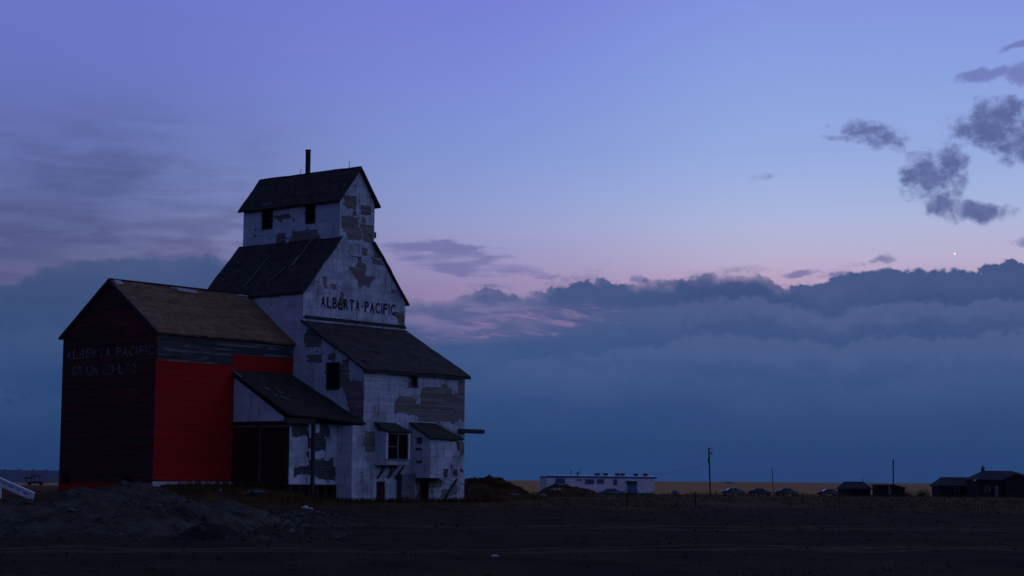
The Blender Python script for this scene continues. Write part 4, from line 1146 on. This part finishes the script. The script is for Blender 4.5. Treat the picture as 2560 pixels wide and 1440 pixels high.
bm = bmesh.new(); xa = X2(2472); bar(bm, (xa, 4, zr2-.6), (xa, 4, zr2+.6), .5, .5); bar(bm, (xa, 4, zr2+.6), (xa, 4, zr2+1.0), .2, .2, 8); link('chimney', bm, M['trim_dark'], h2)
bm = bmesh.new(); prism(bm, [(X2(2505), -.9, ze2-.05), (X2(2535), -.9, zr2-.5), (X2(2580), -.9, ze2-.05)], (0, 4.4, 0)); link('gable_wing', bm, HW, h2)
link('wing_wall', B(X2(2508), X2(2577), -.85, -.005, -.3, ze2-.06), HW, h2)
link('eave_patch', B(X2(2433), X2(2438), -.42, -.38, ze2-.35, ze2-.1), M['white'], h2)
f_ = link('window', B(X2(2462), X2(2474), -.05, 0, 1.2, 2.3), M['trim_grey'], h2); link('pane', B(X2(2464), X2(2472), -.06, -.05, 1.3, 2.2), M['glass'], f_)
f_ = link('door', B(X2(2487), X2(2495), -.05, 0, .2, 2.2), M['trim_grey'], h2)
s1, XS, zs1, zq1 = house('shed', 2104, 2176, 2115, 2164, 1204, 1221, 345, 4, 'small dark shed with hipped roof and leaning stovepipe', 'shed', 1240)
link('stovepipe', BAR((XS(2163), 2.0, zq1-.3), (XS(2160.5), 2.0, zq1+.75), .13, .13, 8), M['trim_dark'], s1)
link('door', B(XS(2135), XS(2146), -.05, 0, 0, 1.6), M['black'], s1)
def lowshed():
    D = 340; p = at_dist(2225, 1240, D); zg_ = ground_z(p.x, p.y, False)-.1
    r = empty('lean_to_shed', (p.x, p.y, zg_), 0, 'long low dark lean-to shed with flat sloping roof beside the thick bare pole', 'shed'); X = lambda q: at_dist(q, 1200, D).x-p.x
    zl, zr_ = at_dist(2195, 1211, D).z-zg_, at_dist(2262, 1219, D).z-zg_
    bm = bmesh.new(); prism(bm, [(X(2190), 0, -.3), (X(2262), 0, -.3), (X(2262), 0, zr_-.1), (X(2232), 0, zl-.15), (X(2190), 0, zl-.12)], (0, 3.5, 0)); link('wall', bm, HW, r)
    bm = bmesh.new(); prism(bm, [(X(2186), -.3, zl-.1), (X(2234), -.3, zl-.13), (X(2266), -.3, zr_-.1), (X(2266), -.3, zr_), (X(2234), -.3, zl), (X(2186), -.3, zl+.02)], (0, 4.1, 0)); link('roof', bm, HR, r)
    link('door_post', B(X(2221), X(2226), -.06, 0, .6, zl-.2), M['trim_grey'], r); link('doorway', B(X(2236), X(2243), -.03, 0, 0, zl-.5), M['black'], r)
lowshed()
SH = mat_grass('shrub_leaves', (.010, .012, .008), (.030, .030, .018))
p = at_dist(2304, 1240, 320); leafy('shrub', SH, (p.x, p.y, ground_z(p.x, p.y, False)), 1.5, 1.2, 1.7, 700, .10, 'round dark shrub alone between the sheds and farm houses', 'shrub', None, 3)
p = at_dist(2268, 1240, 325); leafy('shrub', SH, (p.x, p.y, ground_z(p.x, p.y, False)), 1.0, .9, 1.3, 400, .09, 'small dark shrub against the end of the lean-to shed', 'shrub', None, 4)
p = at_dist(1376, 1226, 196); leafy('shrub', SH, (p.x, p.y, ground_z(p.x, p.y, False)+.3), .55, .5, .75, 300, .06, 'dark bushy shrub at the left end of the mobile home', 'shrub', None, 5)
p = at_dist(2339, 1212, 900); leafy('tree', SH, (p.x, p.y, ground_z(p.x, p.y, False)), 1.8, 1.5, 2.0, 300, .25, 'far round tree on the field just left of the low farm house', 'tree', None, 6)
p = at_dist(1822, 1203, 2600); leafy('tree', SH, (p.x, p.y, ground_z(p.x, p.y, False)), 6, 3, 2.0, 300, .5, 'tiny far clump of trees on the golden field horizon', 'tree', None, 7)
for k, (x, lb) in enumerate(((12, 'tiny far tree on the blue ridge, leftmost of four'), (48, 'tiny far tree on the blue ridge, second from the left edge'), (82, 'tiny far tree on the blue ridge, above the farm machine'), (116, 'tiny far tree on the blue ridge, nearest the red annex'))):
    p = at_dist(x, 1178, 6950); leafy('tree', SH, (p.x, p.y, 21), 4.5, 4, 8, 160, 1.0, lb, 'tree', 'trees on the far ridge', 20+k)
random.seed(99)
# fence posts
for x, y0, y1, D, lb in ((1738, 1229, 1264, 118, 'dark wooden fence post standing below the tall utility pole'), (1567, 1238, 1264, 120, 'short dark fence post in the grass below the mobile home'), (2097, 1234, 1258, 135, 'short dark fence post in front of the small shed')):
    t = at_dist(x, y0, D); g = ground_z(t.x, t.y); bm = bmesh.new(); bar(bm, (0, 0, -.3), (.02, 0, t.z-g), .10, .10, 7)
    o = link('fence_post', bm, M['trim_dark']); o.location = (t.x, t.y, g); tag(o, lb, 'fence post', 'fence posts in the grass')

# left edge: white chute and a farm machine
D = 82
p0, p1 = at_dist(-90, 1164, D), at_dist(84, 1241, D-3); dr = (p1-p0); dl = dr.length
ch = empty('loading_chute', p0, 0, 'white painted slatted loading chute sloping down onto the gravel at the left edge', 'chute')
q_ = dr.to_track_quat('X', 'Z'); ch.rotation_mode = 'QUATERNION'; ch.rotation_quaternion = q_
link('chute_panel', B(0, dl, -.03, .03, -.12, .09), M['white'], ch)
bm = bmesh.new(); box(bm, 0, dl, -.10, .06, .12, .165); link('rail', bm, M['white'], ch)
bm = bmesh.new(); box(bm, 0, dl-.2, -.10, .06, -.165, -.11); link('rail', bm, M['white'], ch)
for i in range(6):
    x = dl*.36+i*dl*.1; link('slot', B(x, x+dl*.065, -.04, -.03, -.02 - .02*(i % 2), .01), M['trim_grey'], ch)
pz = at_dist(2, 1205, D-1.5); lg = ch.matrix_basis.inverted() @ Matrix.Translation((0, 0, 0))
lp = (ch.rotation_quaternion.inverted() @ (pz-p0)); lq = (ch.rotation_quaternion.inverted() @ (Vector((pz.x, pz.y, ground_z(pz.x, pz.y)-.1))-p0))
link('support_leg', BAR(lp, lq, .07), M['white'], ch)
p = at_dist(84, 1214, 352); zg_ = ground_z(p.x, p.y, False)
fm = empty('farm_machine', (p.x, p.y, zg_), 0, 'dark farm machine with flat canopy in the field left of the red annex', 'farm machine')
k = 352/FPX; Xm = lambda q: (q-84)*k; Zm = lambda y: at_dist(84, y, 352).z-zg_
link('canopy', B(Xm(79), Xm(101), -.6, .9, Zm(1191), Zm(1188.5)), M['trim_dark'], fm)
link('hopper', B(Xm(62), Xm(80), -.5, .7, Zm(1197), Zm(1193.5)), M['trim_dark'], fm)
link('chassis', B(Xm(70), Xm(108), -.5, .5, Zm(1209), Zm(1204)), M['trim_dark'], fm)
for x, yt, yb in ((66, 1196, 1212), (79, 1190, 1212), (87, 1190, 1206), (99, 1190, 1206)): link('post', BAR((Xm(x), -.4, Zm(yb)), (Xm(x), -.4, Zm(yt)), .09), M['trim_dark'], fm)
for x in (76, 104):
    bm = bmesh.new(); bar(bm, (Xm(x), -.75, .32), (Xm(x), -.5, .32), .66, .66, 16); w = link('wheel', bm, TY, fm); link('rim', BAR((Xm(x), -.77, .32), (Xm(x), -.48, .32), .3, .3, 12), M['trim_dark'], w)

# debris
def lump(name, x, y, size, mat, label, cat, flat=.6, seed=0, D=None):
    if D: p = at_dist(x, y, D)
    else:
        d = ray(x, y); p = CAM+d*((-.12-CAM.z)/d.z)
    z = p.z if D else ground_z(p.x, p.y)
    bm = bmesh.new(); bmesh.ops.create_icosphere(bm, subdivisions=3, radius=1)
    for v in bm.verts:
        k = 1+.45*mnoise.noise(v.co*1.6+Vector((seed*3.1, 0, 0)))+.2*mnoise.noise(v.co*4+Vector((seed, 0, 5)))
        v.co = Vector((v.co.x*k*size, v.co.y*k*size*.7, max(-.3*size, v.co.z*k*size*flat)))
    o = link(name, bm, mat); o.location = (p.x, p.y, z+.12*size); o.rotation_euler = (0, 0, seed)
    return tag(o, label, cat)
LM = mat_heap('pale_stone', (.14, .135, .13), (.22, .21, .205), (.30, .29, .28))
PB = mat_plain('crumpled_white_plastic', (.50, .46, .48), .6, .15, 5)
lump('plastic_bag', 764, 1268, .24, PB, 'crumpled pale plastic bag on the ground below the driveway of the elevator', 'bag', .5, 1)
lump('plastic_bag', 778, 1271, .14, PB, 'small pale scrap lying right of the crumpled bag', 'scrap', .4, 2)
lump('paper_scrap', 840, 1304, .07, PB, 'small pale scrap on the dark ground below the elevator', 'scrap', .5, 3)
lump('paper_scrap', 1237, 1388, .10, PB, 'pale scrap near the bottom edge right of the middle', 'scrap', .25, 4)
lump('paper_scrap', 486, 1344, .08, PB, 'pale scrap at the foot of the dark soil heap', 'scrap', .5, 5)
lump('rubble_heap', 637, 1235, .62, mat_heap('dusty_rubble', (.05, .048, .045), (.12, .115, .11), (.26, .25, .25)), 'low pale rubble heap before the dark driveway doors', 'rubble', .28, 6, 112)
lump('boulder', 1387, 1228, .42, LM, 'grey boulder before the left end of the mobile home', 'boulder', .6, 7, 186)
lump('boulder', 1398, 1224, .17, PB, 'small bright white stone on the grass beside the grey boulder', 'stone', .9, 8, 186)
lump('boulder', 1355, 1239, .32, LM, 'dull stone lying in the grass left of the grey boulder', 'stone', .5, 9, 160)
lump('boulder', 1688, 1232, .6, LM, 'pale stone in the field right of the mobile home', 'stone', .6, 10, 318)
lump('boulder', 551, 1227, .14, LM, 'small pale stone on the bank under the red sheeting', 'stone', .7, 11, 116)
lump('plank_scrap', 1285, 1238, .42, M['trim_grey'], 'flat grey board scrap at the foot of the weedy mound', 'board', .12, 12, 128)
# evening star
p = at_dist(2387, 634, 30000); bm = bmesh.new(); bmesh.ops.create_icosphere(bm, subdivisions=2, radius=15)
m = bpy.data.materials.new('star_light'); m.use_nodes = True; b = m.node_tree.nodes['Principled BSDF']; b.inputs['Base Color'].default_value = (0, 0, 0, 1)
b.inputs['Emission Color'].default_value = (1, .82, .6, 1); b.inputs['Emission Strength'].default_value = 1.3
o = link('evening_star', bm, m); o.location = p; tag(o, 'bright evening star above the cloud bank at the right', 'star')

# evening haze over the plain
hz = bpy.data.materials.new('evening_haze'); hz.use_nodes = True; n = hz.node_tree; n.nodes.clear()
o_ = n.nodes.new('ShaderNodeOutputMaterial'); pv = n.nodes.new('ShaderNodeVolumePrincipled')
pv.inputs['Color'].default_value = (.25, .6, 1, 1); pv.inputs['Density'].default_value = .000016; pv.inputs['Anisotropy'].default_value = 0
n.links.new(pv.outputs[0], o_.inputs['Volume'])
tag(link('haze', B(-16000, 16000, -16000, 16000, -62, 62), hz), kind='stuff')
